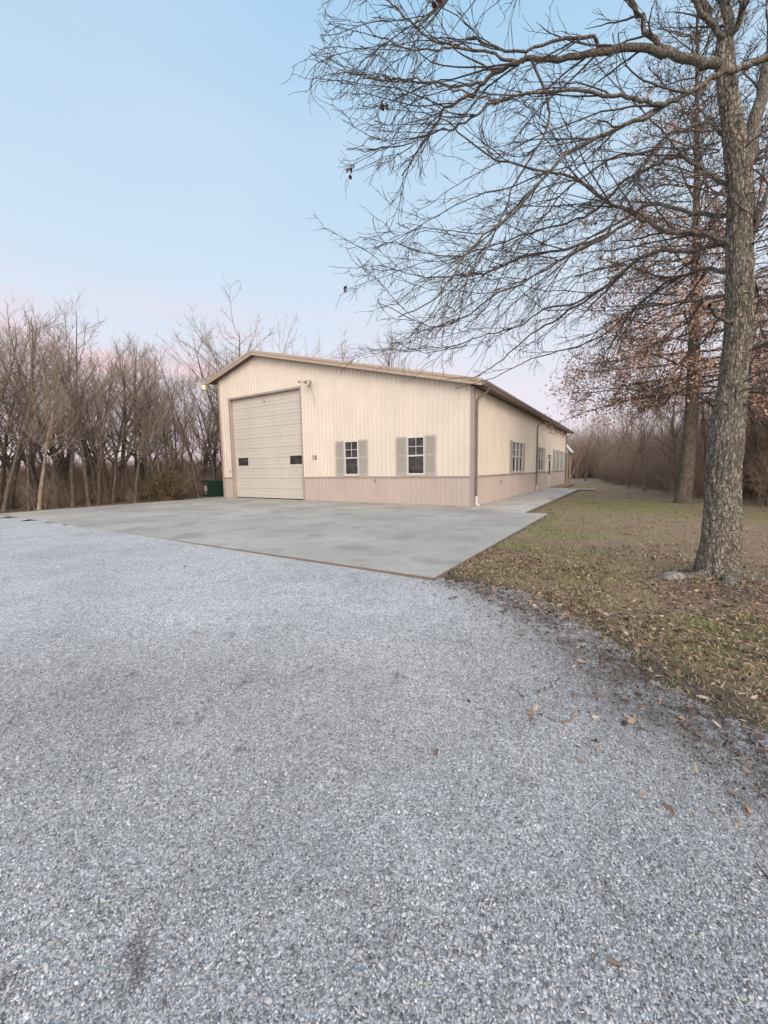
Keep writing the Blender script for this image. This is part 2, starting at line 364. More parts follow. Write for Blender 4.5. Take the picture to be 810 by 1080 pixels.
# ------------------------------------------------------------ ground, drive, slabs
def graded(lo, hi, c0, c1, step, grow=1.25):
    a = list(np.arange(c0, c1+1e-6, step)); s_ = step
    while a[-1] < hi: s_ *= grow; a.append(min(hi, a[-1]+s_))
    s_ = step
    while a[0] > lo: s_ *= grow; a.insert(0, max(lo, a[0]-s_))
    return np.array(a)
def sheet(name, xs, ys, zf, mat, keep=None):
    V = np.array([(x, y, zf(x, y)) for y in ys for x in xs]); nx = len(xs)
    F = []
    for j in range(len(ys)-1):
        for i in range(nx-1):
            if keep and not keep((xs[i]+xs[i+1])/2, (ys[j]+ys[j+1])/2): continue
            a = j*nx+i; F.append((a, a+1, a+nx+1, a+nx))
    F = np.array(F); used = np.unique(F); rm = -np.ones(len(V), int); rm[used] = np.arange(len(used))
    return mesh_np(name, V[used], rm[F], mat, None, True)
gr = sheet('ground', graded(-600, 600, -1, 9, .11), graded(-120, 900, .2, 9, .11), lawn_z, 'turf'); tag(gr, kind='structure')
at_ = gr.data.color_attributes.new('soil_and_dark', 'FLOAT_COLOR', 'POINT'); co_ = np.empty(len(gr.data.vertices)*3, np.float32); gr.data.vertices.foreach_get('co', co_); co_ = co_.reshape(-1, 3)
vals = np.zeros((len(co_), 4), np.float32)
for i, (x, y, z) in enumerate(co_):
    if x > -20 and y < 40:
        d = x-edge_x(y)+.25*fbm(x, y, 1.3, 3, 30); s_ = math.exp(-((d-.28)/.30)**2) if d > .28 else 1.0
        if y > 8: s_ = 0
        u, v_ = UV(x, y)
        if u > 16: s_ = .6
        q = math.hypot(x-4.3, y-4.75); s_ = max(s_, .9*math.exp(-(q/.62)**2))  # also darkens a round patch of ground at the oak's foot
        vals[i, :3] = s_
vals[:, 3] = 1; at_.data.foreach_set('color', vals.ravel())
at_ = gr.data.color_attributes.new('moss', 'FLOAT_COLOR', 'POINT'); vals = np.zeros((len(co_), 4), np.float32); vals[:, 3] = 1
for i, (x, y, z) in enumerate(co_):
    if 0 < x < 16 and 1 < y < 30:
        s_ = sum(k_*math.exp(-((x-a_)/rx_)**2-((y-b_)/ry_)**2) for a_, b_, rx_, ry_, k_ in ((2.6, 5.6, .75, .45, 1), (2.7, 7.6, .5, .9, .7), (9.6, 16, 2.6, 3.2, .95), (3.1, 3.4, .7, .5, .8), (4.5, 11.5, 1.2, 1.8, .6), (12, 11.5, 2, 1, .6)))
        vals[i, :3] = min(1, max(0, s_*(1+1.6*fbm(x, y, 1.4, 3, 70))))
at_.data.foreach_set('color', vals.ravel())
def gkeep(x, y):
    u, v_ = UV(x, y)
    if x > edge_x(y)+.5 or u > 17.0+.25*fbm(y, x, .6): return False
    return v_ < -10.0
gv = sheet('gravel_driveway', graded(-45, 3, -6, 2.8, .12), graded(-30, 18, .2, 12, .12), gravel_z, 'gravel', gkeep); tag(gv, kind='structure')
def dirt_attr(o, X, Y):
    at_ = o.data.color_attributes.new('edge_dirt', 'FLOAT_COLOR', 'POINT'); ex = np.interp(Y, [e[1] for e in EDGE], [e[0] for e in EDGE]); d = ex-X
    s_ = np.exp(-(np.maximum(d-.05, 0)/.42)**1.5)*(Y < 7); vv = np.ones((len(X), 4), np.float32); vv[:, :3] = s_[:, None]; at_.data.foreach_set('color', vv.ravel())
co_ = np.empty(len(gv.data.vertices)*3, np.float32); gv.data.vertices.foreach_get('co', co_); co_ = co_.reshape(-1, 3); dirt_attr(gv, co_[:, 0], co_[:, 1])
fd = MB(); fd.poly([(-400, 55, -.02), (-24, 55, -.02), (-24, 230, -.02), (-400, 230, -.02)])
tag(fd.build('field', 'field'), kind='structure')

def slab(name, uvs, mat, top=0.0, th=.16, kind='structure'):
    m_ = MB(); m_.prism([W(u, v_)[:2] for u, v_ in uvs], 'z', top-th, top)
    o = m_.build(name, mat, bevel=.008); tag(o, kind=kind); return o
slab('concrete_apron', [(-3.03, -10.12), (16.3, -10.12), (16.3, .4), (0, .4), (0, -1.33), (-3.03, -1.33)], 'concrete')
slab('walkway', [(-2.28, -1.322), (.0, -1.322), (.0, 16.5), (-1.5, 16.5), (-1.5, 15.4), (-3.3, 15.4), (-3.3, 14.6), (-2.28, 14.6)], 'walk', .002)
slab('planting_bed', [(-.9, 16.6), (-.02, 16.6), (-.02, 25.2), (-.9, 25.2)], 'turf', .03, .1)

# ------------------------------------------------------------ the steel building
B = empty('metal_building', (BX, BY, 0), -BYAW)
tag(B, 'long cream metal building with taupe wainscot, low pitched roof and tall overhead garage door', 'building')
WID, LEN, EAV, WSC = 15.71, 25.3, 4.80, 1.19
XR = -12.2                      # ridge
def roof_top(x):
    return EAV+.25*(.45-x) if x > XR else EAV+.25*(.45-XR)-.2655*(XR-x)
def fpt(face, s, d, z): return (s, -d, z) if face == 'front' else (d, s, z) if face == 'side' else (s, LEN+d, z) if face == 'back' else (-WID-d, s, z)
def fbox(m_, face, s0, s1, d0, d1, z0, z1):
    k = len(m_.v)
    m_.v += [fpt(face, s, d, z) for z in (z0, z1) for s, d in ((s0, d0), (s1, d0), (s1, d1), (s0, d1))]
    m_.f += [tuple(k+i for i in q) for q in ((0, 3, 2, 1), (4, 5, 6, 7), (0, 1, 5, 4), (1, 2, 6, 5), (2, 3, 7, 6), (3, 0, 4, 7))]
def ribbed(name, mat, face, s0, s1, zb, zt, openings=()):
    br = [(s0, 0), (s1, 0)]; s = s0+.06
    while s+.24 < s1:
        br += [(s+.10, 0), (s+.110, .023), (s+.142, .023), (s+.152, 0), (s+.190, .0), (s+.194, .008), (s+.204, .008), (s+.208, 0)]; s += .2286
    br.sort(); ss = [b_[0] for b_ in br]; dd = [b_[1] for b_ in br]
    extra = [e for o in openings for e in o[:2] if s0 < e < s1]
    if face in ('front', 'back') and s0 < XR < s1: extra.append(XR)
    for e in extra: br.append((e, float(np.interp(e, ss, dd))))
    br.sort(); m_ = MB()
    for (a, da), (b_, db) in zip(br[:-1], br[1:]):
        if b_-a < 1e-5: continue
        mid = (a+b_)/2; cuts = sorted([(o[2], o[3]) for o in openings if o[0] < mid < o[1]]); z = zb; segs = []
        for c0, c1 in cuts:
            if c0 > z: segs.append((z, c0))
            z = max(z, c1)
        segs.append((z, None))
        for z0, z1 in segs:
            za = zt(a) if z1 is None else z1; zc = zt(b_) if z1 is None else z1
            if max(za, zc)-z0 < .005: continue
            m_.poly([fpt(face, a, da, z0), fpt(face, b_, db, z0), fpt(face, b_, db, zc), fpt(face, a, da, za)])
    o = m_.build(name, mat, B); return o
GD = (-14.72, -9.12, 0, 5.70)
WINF = [(-6.36, -5.53), (-2.95, -2.10)]           # front windows (x0, x1)
WZ = (1.30, 2.90)
WINS = [(5.83, 8.15, 3), (12.62, 14.30, 2), (18.55, 19.75, 1), (20.65, 21.85, 1), (22.75, 23.95, 1)]  # side windows (y0, y1, units)
DOOR = (16.45, 17.4, 0.03, 2.12)
zr = lambda x: roof_top(x)-.10
ofr = [GD]+[(a, b_, *WZ) for a, b_ in WINF]; osd = [(a, b_, *WZ) for a, b_, n_ in WINS]+[DOOR]
ribbed('front_wall', 'cream', 'front', -WID+.12, -.12, WSC, zr, ofr)
ribbed('front_wainscot', 'taupe', 'front', -WID+.12, GD[0]-.05, .0, lambda x: WSC)
ribbed('front_wainscot', 'taupe', 'front', GD[1]+.05, -.12, .0, lambda x: WSC)
eave = lambda y: 4.66
ribbed('side_wall', 'cream', 'side', .12, LEN-.12, WSC, eave, osd)
ribbed('side_wainscot', 'taupe', 'side', .12, DOOR[0], .0, lambda y: WSC)
ribbed('side_wainscot', 'taupe', 'side', DOOR[1], LEN-.12, .0, lambda y: WSC)
ribbed('back_wall', 'cream', 'back', -WID, 0, 0, zr)
ribbed('left_wall', 'cream', 'left', 0, LEN, 0, lambda y: roof_top(-WID)-.1)
for f_, a, b_ in (('front', -WID+.12, GD[0]-.10), ('front', GD[1]+.10, -.12), ('side', .12, DOOR[0]-.07), ('side', DOOR[1]+.07, LEN-.12)):
    m_ = MB(); fbox(m_, f_, a, b_, -.01, .042, WSC-.03, WSC+.035); m_.build('wainscot_cap', 'trim', B, .004)
m_ = MB(); fbox(m_, 'front', -.12, .024, -.02, .024, 0, 4.68); fbox(m_, 'side', -.02+.0005, .12, -.02, .022, 0, 4.66); m_.build('corner_trim', 'trim', B, .003)
m_ = MB(); fbox(m_, 'front', -WID-.02, -WID+.12, -.02, .024, 0, roof_top(-WID)-.12); m_.build('corner_trim', 'trim', B, .003)
m_ = MB(); fbox(m_, 'side', LEN-.12, LEN+.022, -.02, .024, 0, 4.66); m_.build('corner_trim', 'trim', B, .003)
# base flashing
m_ = MB(); fbox(m_, 'front', GD[1]+.1, -.12, -.01, .012, .0, .03); fbox(m_, 'side', .12, DOOR[0]-.07, -.01, .012, .004, .03); m_.build('base_trim', 'rake', B)
# roof
XE, XL, Y0, Y1 = .45, -16.2, -.38, LEN+.42
top = [(XL, roof_top(XL)), (XR, roof_top(XR)), (XE, roof_top(XE))]
m_ = MB(); m_.prism(top+[(x, z-.12) for x, z in reversed(top)], 'y', Y0, Y1); roof = m_.build('roof', 'roof', B)
m_ = MB()                                    # raised roof ribs
for k in range(86):
    y = Y0+.1+k*.3
    if y > Y1-.05: break
    for (xa, za), (xb, zb) in ((top[0], top[1]), (top[1], top[2])):
        k0 = len(m_.v)
        m_.v += [(xa, y, za+.002), (xa, y+.05, za+.002), (xa, y+.038, za+.03), (xa, y+.012, za+.03), (xb, y, zb+.002), (xb, y+.05, zb+.002), (xb, y+.038, zb+.03), (xb, y+.012, zb+.03)]
        m_.f += [tuple(k0+i for i in q) for q in ((0, 1, 5, 4), (1, 2, 6, 5), (2, 3, 7, 6), (3, 0, 4, 7), (0, 3, 2, 1), (4, 5, 6, 7))]
m_.build('roof_rib', 'roof', B)['kind'] = 'stuff'
m_ = MB(); m_.prism([(x, z+.035) for x, z in top]+[(x, z-.075) for x, z in reversed(top)], 'y', Y0-.045, Y0-.004); m_.prism([(x, z+.035) for x, z in top]+[(x, z+.015) for x, z in reversed(top)], 'y', Y0-.003, Y0+.16)
m_.build('rake_cap', 'rake', B, .004)
m_ = MB(); m_.prism([(x, z-.078) for x, z in top]+[(x, z-.22) for x, z in reversed(top)], 'y', Y0-.022, Y0+.02); m_.build('rake_fascia', 'rake', B, .003)
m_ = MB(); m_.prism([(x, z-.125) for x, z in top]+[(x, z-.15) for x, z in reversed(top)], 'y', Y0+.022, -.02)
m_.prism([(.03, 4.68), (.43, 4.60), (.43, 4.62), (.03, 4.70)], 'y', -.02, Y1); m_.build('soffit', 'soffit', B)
m_ = MB(); m_.prism([(x, z-.0) for x, z in top]+[(x, z-.22) for x, z in reversed(top)], 'y', Y1-.02, Y1+.02); m_.build('back_fascia', 'rake', B)
# eave gutter, K shaped
prof = [(.452, 4.60), (.555, 4.60), (.575, 4.65), (.60, 4.70), (.60, 4.765), (.585, 4.765), (.585, 4.705), (.56, 4.655), (.545, 4.615), (.466, 4.615), (.466, 4.77), (.452, 4.77)]
m_ = MB(); m_.prism(prof, 'y', Y0-.02, Y1); m_.box(.466, .59, Y0-.024, Y0-.01, 4.605, 4.76); gut = m_.build('gutter', 'gutter', B)
for k in range(22): MB().box(.44, .607, Y0+.6+k*1.15, Y0+.64+k*1.15, 4.765, 4.775).build('gutter_strap', 'gutter', gut)
def spout(y, boot):
    def seg(m_, a, b_, w=.085, d=.055):
        a = np.array(a); b_ = np.array(b_); t = unit(b_-a); s_ = np.array([0, 1, 0]); n_ = np.cross(t, s_)
        k = len(m_.v)
        for p in (a, b_): m_.v += [tuple(p+s_*w/2*i+n_*d/2*j) for i, j in ((1, 1), (-1, 1), (-1, -1), (1, -1))]
        m_.f += [tuple(k+i for i in q) for q in ((0, 1, 5, 4), (1, 2, 6, 5), (2, 3, 7, 6), (3, 0, 4, 7), (0, 3, 2, 1), (4, 5, 6, 7))]
    m_ = MB(); P = [(.52, y, 4.62), (.52, y, 4.50), (.40, y, 4.38), (.15, y, 4.26), (.075, y, 4.15), (.075, y, .36 if boot else .22)]
    for a, b_ in zip(P[:-1], P[1:]): seg(m_, a, b_)
    if not boot: seg(m_, (.075, y, .24), (.20, y, .06))
    o = m_.build('downspout', 'gutter', B, .006)
    for z in (3.6, 2.2, 1.32): MB().box(.02, .112, y-.055, y+.055, z, z+.03).build('strap', 'gutter', o)
    if boot:
        c = MB(); c.tube([(.075, y, .0), (.075, y, .36)], [.058, .055], 12); c.tube([(.075, y, .30), (.075, y, .40)], [.066, .064], 12)
        if boot > 1: c.tube([(.075, y, .06), (.20, y-.05, .05)], [.056, .056], 10)
        c.build('drain_boot', 'white', o, smooth=False)
spout(.20, 2); spout(11.9, 1); spout(24.9, 0)
# left corner downspout
m_ = MB(); m_.box(-WID-.10, -WID-.03, .1, .18, .1, 6.6); m_.tube([(-WID-.07, .14, 6.55), (-WID-.3, .14, 6.72)], [.035, .035], 8); m_.build('downspout', 'cream', B, .005)

# overhead door
gx0, gx1, gz = GD[0], GD[1], GD[3]
m_ = MB()
fbox(m_, 'front', gx0-.10, gx0, -.23, .03, 0, gz+.10); fbox(m_, 'front', gx1, gx1+.10, -.23, .03, 0, gz+.10); fbox(m_, 'front', gx0, gx1, -.23, .028, gz, gz+.10)
m_.build('door_trim', 'trim', B, .004)
ns = 10; sh = gz/ns; pr = []
for k in range(ns):
    z = k*sh
    pr += [(.200, z+.004), (.200, z+sh*.28), (.211, z+sh*.30), (.211, z+sh*.34), (.200, z+sh*.36), (.200, z+sh*.64), (.211, z+sh*.66), (.211, z+sh*.70), (.200, z+sh*.72), (.200, z+sh-.016), (.226, z+sh-.014), (.226, z+sh+.002)]
m_ = MB(); back = [(.25, gz), (.25, 0)]
m_.prism([(y, min(z, gz)) for y, z in pr]+back, 'x', gx0+.002, gx1-.002)
gd = m_.build('garage_door', 'putty', B)
for x0, x1 in ((-14.44, -13.59), (-10.19, -9.32)):
    m_ = MB(); fbox(m_, 'front', x0, x1, -.206, -.19, 1.90, 1.93); fbox(m_, 'front', x0, x1, -.206, -.19, 2.31, 2.34); fbox(m_, 'front', x0, x0+.03, -.206, -.19, 1.93, 2.31); fbox(m_, 'front', x1-.03, x1, -.206, -.19, 1.93, 2.31)
    w_ = m_.build('door_window', 'black', gd); m_ = MB(); fbox(m_, 'front', x0+.03, x1-.03, -.203, -.196, 1.93, 2.31); m_.build('pane', 'glass', w_)
m_ = MB(); fbox(m_, 'front', -12.06, -11.96, -.200, -.185, 5.28, 5.42); fbox(m_, 'front', -12.035, -11.985, -.185, -.172, 5.31, 5.39); m_.build('lock_plate', 'metal', gd)
m_ = MB(); fbox(m_, 'front', gx0+.002, gx1-.002, -.20, -.185, 0.0, .05); m_.build('bottom_seal', 'black', gd)

# windows and shutters
def window(face, s0, s1, units, z0, z1, pane='glass', shut=.50, screen=True):
    fr = MB(); e = .055
    fbox(fr, face, s0, s0+e, -.05, .045, z0, z1); fbox(fr, face, s1-e, s1, -.05, .045, z0, z1)
    fbox(fr, face, s0+e, s1-e, -.05, .045, z1-e, z1); fbox(fr, face, s0-.03, s1+.03, -.05, .06, z0-.045, z0); fbox(fr, face, s0+e, s1-e, -.05, .043, z0, z0+.05)
    uw = (s1-s0-2*e)/units; zm = (z0+z1)/2
    gl = MB(); gr_ = MB()
    for k in range(units):
        a = s0+e+k*uw; b_ = a+uw
        if k: fbox(fr, face, a-.035, a+.035, -.05, .04, z0+.05, z1-e)
        fbox(fr, face, a+(.035 if k else 0), b_-(.035 if k < units-1 else 0), -.03, .03, zm-.03, zm+.03)
        a2, b2 = a+.02, b_-.02
        fbox(gl, face, a2-.02, b2+.02, -.02, -.012, z0+.05, zm-.03); fbox(gl, face, a2-.02, b2+.02, -.012, -.004, zm+.03, z1-e)
        c = (a+b_)/2
        fbox(gr_, face, c-.011, c+.011, -.004, .008, zm+.03, z1-e); zq = (zm+z1-e+.03)/2
        fbox(gr_, face, a2, c-.011, -.004, .007, zq-.011, zq+.011); fbox(gr_, face, c+.011, b2, -.004, .007, zq-.011, zq+.011)
        if k == 0 or units > 1:
            pass
    if face == 'side':
        pass
    w_ = fr.build('window', 'white', B, .004); gl.build('pane', pane, w_); gr_.build('glazing_bar', 'white', w_)
    for a, b_ in ((s0-.015-shut, s0-.015), (s1+.015, s1+.015+shut)):
        if shut <= 0: continue
        m_ = MB(); st = .055; h0, h1 = z0-.02, z1+.02; mid = (h0+h1)/2
        fbox(m_, face, a, a+st, .018, .05, h0, h1); fbox(m_, face, b_-st, b_, .018, .05, h0, h1)
        for c0, c1 in ((h0, h0+.09), (mid-.04, mid+.04), (h1-.08, h1)): fbox(m_, face, a+st, b_-st, .018, .048, c0, c1)
        for q0, q1 in ((h0+.09, mid-.04), (mid+.04, h1-.08)):
            n_ = int((q1-q0)/.042); dz = (q1-q0)/n_
            for i in range(n_):
                z = q0+i*dz; k = len(m_.v)
                m_.v += [fpt(face, s, d, zz) for s in (a+st, b_-st) for d, zz in ((.020, z+dz), (.020, z+dz*.8), (.042, z+.002), (.044, z+dz*.25))]
                m_.f += [tuple(k+i_ for i_ in q) for q in ((0, 1, 5, 4), (1, 2, 6, 5), (2, 3, 7, 6), (3, 0, 4, 7), (0, 3, 2, 1), (4, 5, 6, 7))]
        m_.build('shutter', 'shutter', B)
for a, b_ in WINF: window('front', a, b_, 1, *WZ)
for i, (a, b_, n_) in enumerate(WINS): window('side', a, b_, n_, *WZ, pane='glass' if i < 2 else 'blind', shut=.40)
# side entry door with storm door
d0, d1, dz0, dz1 = DOOR
fr = MB(); fbox(fr, 'side', d0-.07, d0, -.06, .035, 0, dz1+.07); fbox(fr, 'side', d1, d1+.07, -.06, .035, 0, dz1+.07); fbox(fr, 'side', d0, d1, -.06, .035, dz1, dz1+.07)
fbox(fr, 'side', d0, d1, -.05, .09, 0.004, dz0); fr.build('door_frame', 'white', B, .004)
dr = MB(); fbox(dr, 'side', d0+.005, d1-.005, -.03, .015, dz0, .95); fbox(dr, 'side', d0+.005, d0+.12, -.03, .015, .95, dz1-.005); fbox(dr, 'side', d1-.12, d1-.005, -.03, .015, .95, dz1-.005); fbox(dr, 'side', d0+.12, d1-.12, -.03, .015, dz1-.12, dz1-.005)
dd = dr.build('entry_door', 'white', B, .004)
gl = MB(); fbox(gl, 'side', d0+.12, d1-.12, -.01, .0, .95, dz1-.12); gl.build('pane', 'glass', dd)
hd = MB(); hd.tube([fpt('side', d1-.06, .015, 1.02), fpt('side', d1-.06, .06, 1.02), fpt('side', d1-.15, .065, 1.02)], .012, 8); hd.build('handle', 'metal', dd)
# porch lamp beside the side door
lp = MB(); fbox(lp, 'side', 16.08, 16.20, .018, .035, 2.18, 2.42); lp.tube([(.03, 16.14, 2.35), (.10, 16.14, 2.44), (.16, 16.14, 2.40)], .012, 8); lp.tube([(.16, 16.14, 2.43), (.16, 16.14, 2.38), (.16, 16.14, 2.34)], [.01, .05, .085], 8); lp.tube([(.16, 16.14, 2.12), (.16, 16.14, 2.09)], [.06, .03], 8)
for k in range(6): q = k*math.pi/3; lp.tube([(.16+.075*math.cos(q), 16.14+.075*math.sin(q), 2.34), (.16+.055*math.cos(q), 16.14+.055*math.sin(q), 2.12)], .006, 4)
L_ = lp.build('porch_lamp', 'black', B); lg = MB(); lg.tube([(.16, 16.14, 2.335), (.16, 16.14, 2.125)], [.062, .046], 8); lg.build('lamp_glass', 'lens', L_)
# flood lamp pair above the overhead door, with its conduit
fl = MB(); fx = -8.44; fbox(fl, 'front', fx-.06, fx+.06, .017, .08, 5.72, 5.86); fl.tube([(fx, -.06, 5.80), (fx+.0, -.30, 5.83)], .022, 8); fl.tube([(fx-.36, -.33, 5.90), (fx+.30, -.30, 5.82)], .022, 8)
fl.tube([(fx+.30, -.26, 5.86), (fx+.33, -.33, 5.82), (fx+.37, -.46, 5.74)], [.045, .085, .115], 12); fl.tube([(fx-.36, -.28, 5.96), (fx-.42, -.36, 5.90)], [.04, .07], 10); fl.tube([(fx+.09, -.34, 5.88), (fx+.14, -.44, 5.80)], [.05, .085], 12)
F_ = fl.build('flood_lamp', 'metal', B); m_ = MB(); m_.tube([(fx+.33, -.445, 5.775), (fx+.375, -.47, 5.735)], [.09, .10], 12); m_.build('lamp_glass', 'lens', F_)
m_ = MB(); m_.tube([(fx+.02, -.03, 5.72), (fx+.16, -.03, 5.45), (fx+.30, -.03, 5.0), (fx+.34, -.028, 4.7)], .009, 6); m_.build('cable', 'rake', F_)
# yard lamp on an arm at the left corner
m_ = MB(); m_.box(-WID-.14, -WID-.02, -.06, .06, 6.50, 6.72); m_.tube([(-WID-.10, -.02, 6.66), (-WID-.35, -.12, 6.76), (-WID-.62, -.24, 6.80), (-WID-.82, -.30, 6.76)], .024, 8)
m_.tube([(-WID-.88, -.32, 6.98), (-WID-.88, -.32, 6.90), (-WID-.88, -.32, 6.84), (-WID-.88, -.32, 6.70)], [.045, .06, .13, .17], 16); m_.tube([(-WID-.88, -.32, 6.98), (-WID-.88, -.32, 7.05)], [.04, .035], 10)
Y_ = m_.build('yard_lamp', 'metal', B); m_ = MB(); m_.tube([(-WID-.88, -.32, z) for z in (6.71, 6.62, 6.50, 6.42)], [.155, .17, .165, .13], 18); m_.build('lamp_glass', 'lens', Y_)
# house number
tcv = bpy.data.curves.new('house_number', 'FONT'); tcv.body = '28'; tcv.size = .31; tcv.extrude = .006; tcv.space_character = 1.05
to = bpy.data.objects.new('tmp', tcv); COL.objects.link(to); dg = bpy.context.evaluated_depsgraph_get(); tm = bpy.data.meshes.new_from_object(to.evaluated_get(dg)); bpy.data.objects.remove(to)
tm.materials.clear(); tm.materials.append(M['digit']); hn = link('house_number', tm, B); hn.location = (-8.42, -.026, 2.09); hn.rotation_euler = (R(90), 0, 0)
# outlets, hose bib, keypad
for f_, s, z in (('front', -14.98, 1.56), ('front', -4.62, 1.02), ('side', 3.9, .88)):
    m_ = MB(); fbox(m_, f_, s-.05, s+.05, .0, .035, z-.07, z+.07); fbox(m_, f_, s-.04, s+.04, .035, .05, z-.055, z+.055); m_.build('outlet_box', 'metal', B, .004)
m_ = MB(); m_.tube([(-1.75, 0, .10), (-1.75, -.09, .10), (-1.75, -.12, .06)], .018, 8); m_.tube([(-1.75, -.06, .14), (-1.75, -.06, .15)], .035, 8); m_.build('hose_tap', 'white', B)
# porch at the far end
m_ = MB(); m_.prism([(-.35, 3.75), (-.35, 3.98), (-4.8, 5.3), (-4.8, 5.05)], 'y', LEN+.45, LEN+3.0); m_.prism([(.12, 2.85), (.12, 2.98), (-.35, 3.98), (-.35, 3.0), (-.5, 2.85)], 'y', LEN+.44, LEN+.50)
m_.prism([(.35, 2.92), (.35, 3.0), (-.5, 4.08), (-.5, 3.98)], 'y', LEN+.42, LEN+3.0); m_.build('porch_roof', 'white', B)
for y in (LEN+.6, LEN+2.8):
    m_ = MB(); m_.box(.0, .16, y-.08, y+.08, 0, 2.86); m_.box(-.02, .18, y-.1, y+.1, 0, .16); m_.box(-.02, .18, y-.1, y+.1, 2.72, 2.86); m_.build('porch_post', 'rake', B, .006)

# ------------------------------------------------------------ utility cabinet
U_ = empty('utility_cabinet', W(17.15, .1, -.03), -BYAW); tag(U_, 'dark green steel transformer cabinet with white label beside the left building corner', 'transformer box')
m_ = MB(); m_.box(-1.15, 0, 0, 1.25, 0, .98); m_.build('cabinet_body', 'green', U_, .015)
m_ = MB(); m_.prism([(-1.18, .98), (.03, .98), (.03, 1.02), (-.2, 1.06), (-.95, 1.06), (-1.18, 1.02)], 'y', -.03, 1.28); m_.build('cabinet_lid', 'green', U_, .008)
m_ = MB(); m_.box(-.70, -.42, -.012, -.002, .38, .72); m_.box(-.60, -.50, -.012, -.002, .18, .30); m_.build('warning_label', 'white', U_)
m_ = MB(); m_.box(-.585, -.575, -.012, -.003, .02, .95); m_.tube([(-.30, -.03, .46), (-.30, -.03, .58)], .012, 6); m_.build('door_seam', 'black', U_)
m_ = MB(); m_.box(-1.35, .15, -.15, 1.4, -.08, 0); m_.build('pad', 'walk', U_, .01)
# ------------------------------------------------------------ trees
rng = np.random.default_rng(11)
def grow(p, d, L, r0, r1, n, wander, lift, rg=None):
    rg = rg or rng; p = np.array(p, float); d = unit(np.array(d, float)); P = [p]; st = L/n
    N = rg.normal(size=(n, 3))*wander
    for i in range(n):
        d = d+N[i]; d[2] += lift; d = d/math.sqrt(d[0]**2+d[1]**2+d[2]**2); p = p+d*st; P.append(p)
    return np.array(P), np.linspace(r0, r1, n+1)
def perp(d, rg=None):
    v = (rg or rng).normal(size=3); v -= d*v.dot(d); return unit(v)
def at_t(P, t):
    k = t*(len(P)-1); i = min(int(k), len(P)-2); f = k-i; return P[i]*(1-f)+P[i+1]*f, unit(P[i+1]-P[i])
def leaves_mesh(name, pos, size, mat, parent=None, flat=0.0, rg=None, aspect=.55):
    rg = rg or rng; n = len(pos); pos = np.asarray(pos, float)
    a = rg.normal(size=(n, 3)); a[:, 2] *= (1-flat)
    a /= np.linalg.norm(a, axis=1, keepdims=True)
    up = rg.normal(size=(n, 3))*(1-flat*.75); up[:, 2] += flat*1.4
    b = np.cross(a, up); b /= np.linalg.norm(b, axis=1, keepdims=True)+1e-9; c = np.cross(a, b)
    s = size*(.55+.9*rg.random(n))[:, None]; w = s*aspect; cu = (rg.random(n)[:, None]-.15)*.5*s
    V = np.stack([pos-a*s*.5, pos-a*s*.15+b*w*.5+c*cu, pos+a*s*.25+b*w*.38+c*cu*.8, pos+a*s*.5+c*cu*.3, pos+a*s*.25-b*w*.38+c*cu*.8, pos-a*s*.15-b*w*.5+c*cu], 1).reshape(-1, 3)
    k = np.arange(n)[:, None]*6; F = np.concatenate([k+np.array([[0, 1, 2, 3]]), k+np.array([[0, 3, 4, 5]])], 1).reshape(-1, 4)
    return mesh_np(name, V, F, mat, parent)
def trunk_mesh(name, path, rad, mat, parent, sides=48, per=8, flare=.0, furrow=.012, seed=0, roots=5):
    P = smooth_line(path, per); Rr = np.interp(np.linspace(0, 1, len(P)), np.linspace(0, 1, len(rad)), rad)
    # resample evenly
    L = np.concatenate([[0], np.cumsum(np.linalg.norm(np.diff(P, axis=0), axis=1))]); n = int(L[-1]/.045)
    q = np.linspace(0, L[-1], n); P = np.stack([np.interp(q, L, P[:, i]) for i in range(3)], 1); Rr = np.interp(q, L, Rr)
    V = []; z0 = P[0, 2]
    for i in range(n):
        t = unit(P[min(i+1, n-1)]-P[max(i-1, 0)]); A = unit(np.cross(t, (0, 1, 0))); C = np.cross(t, A); h = q[i]
        fl = flare*math.exp(-h/.22)+.25*flare*math.exp(-h/.8)
        for k in range(sides):
            th = 2*math.pi*k/sides; cs, sn = math.cos(th), math.sin(th)
            r = Rr[i]*(1+fl*(1+.75*max(0, math.cos(roots*th+seed))**2))
            fr = noise.noise(Vector((cs*Rr[i]*22+seed, sn*Rr[i]*22, P[i, 2]*3.2)))+.5*noise.noise(Vector((cs*Rr[i]*50+seed, sn*Rr[i]*50, P[i, 2]*8)))
            r += furrow*(-abs(fr)*2+.4)+.03*Rr[i]/.2*noise.noise(Vector((cs*1.2, sn*1.2, P[i, 2]*1.1+seed)))
            V.append(P[i]+(A*cs-C*sn)*r)
    idx = np.arange(n*sides).reshape(n, sides); a = idx[:-1]; b = idx[1:]
    F = np.stack([a, b, np.roll(b, -1, 1), np.roll(a, -1, 1)], -1).reshape(-1, 4)
    return mesh_np(name, V, F, mat, parent, True)

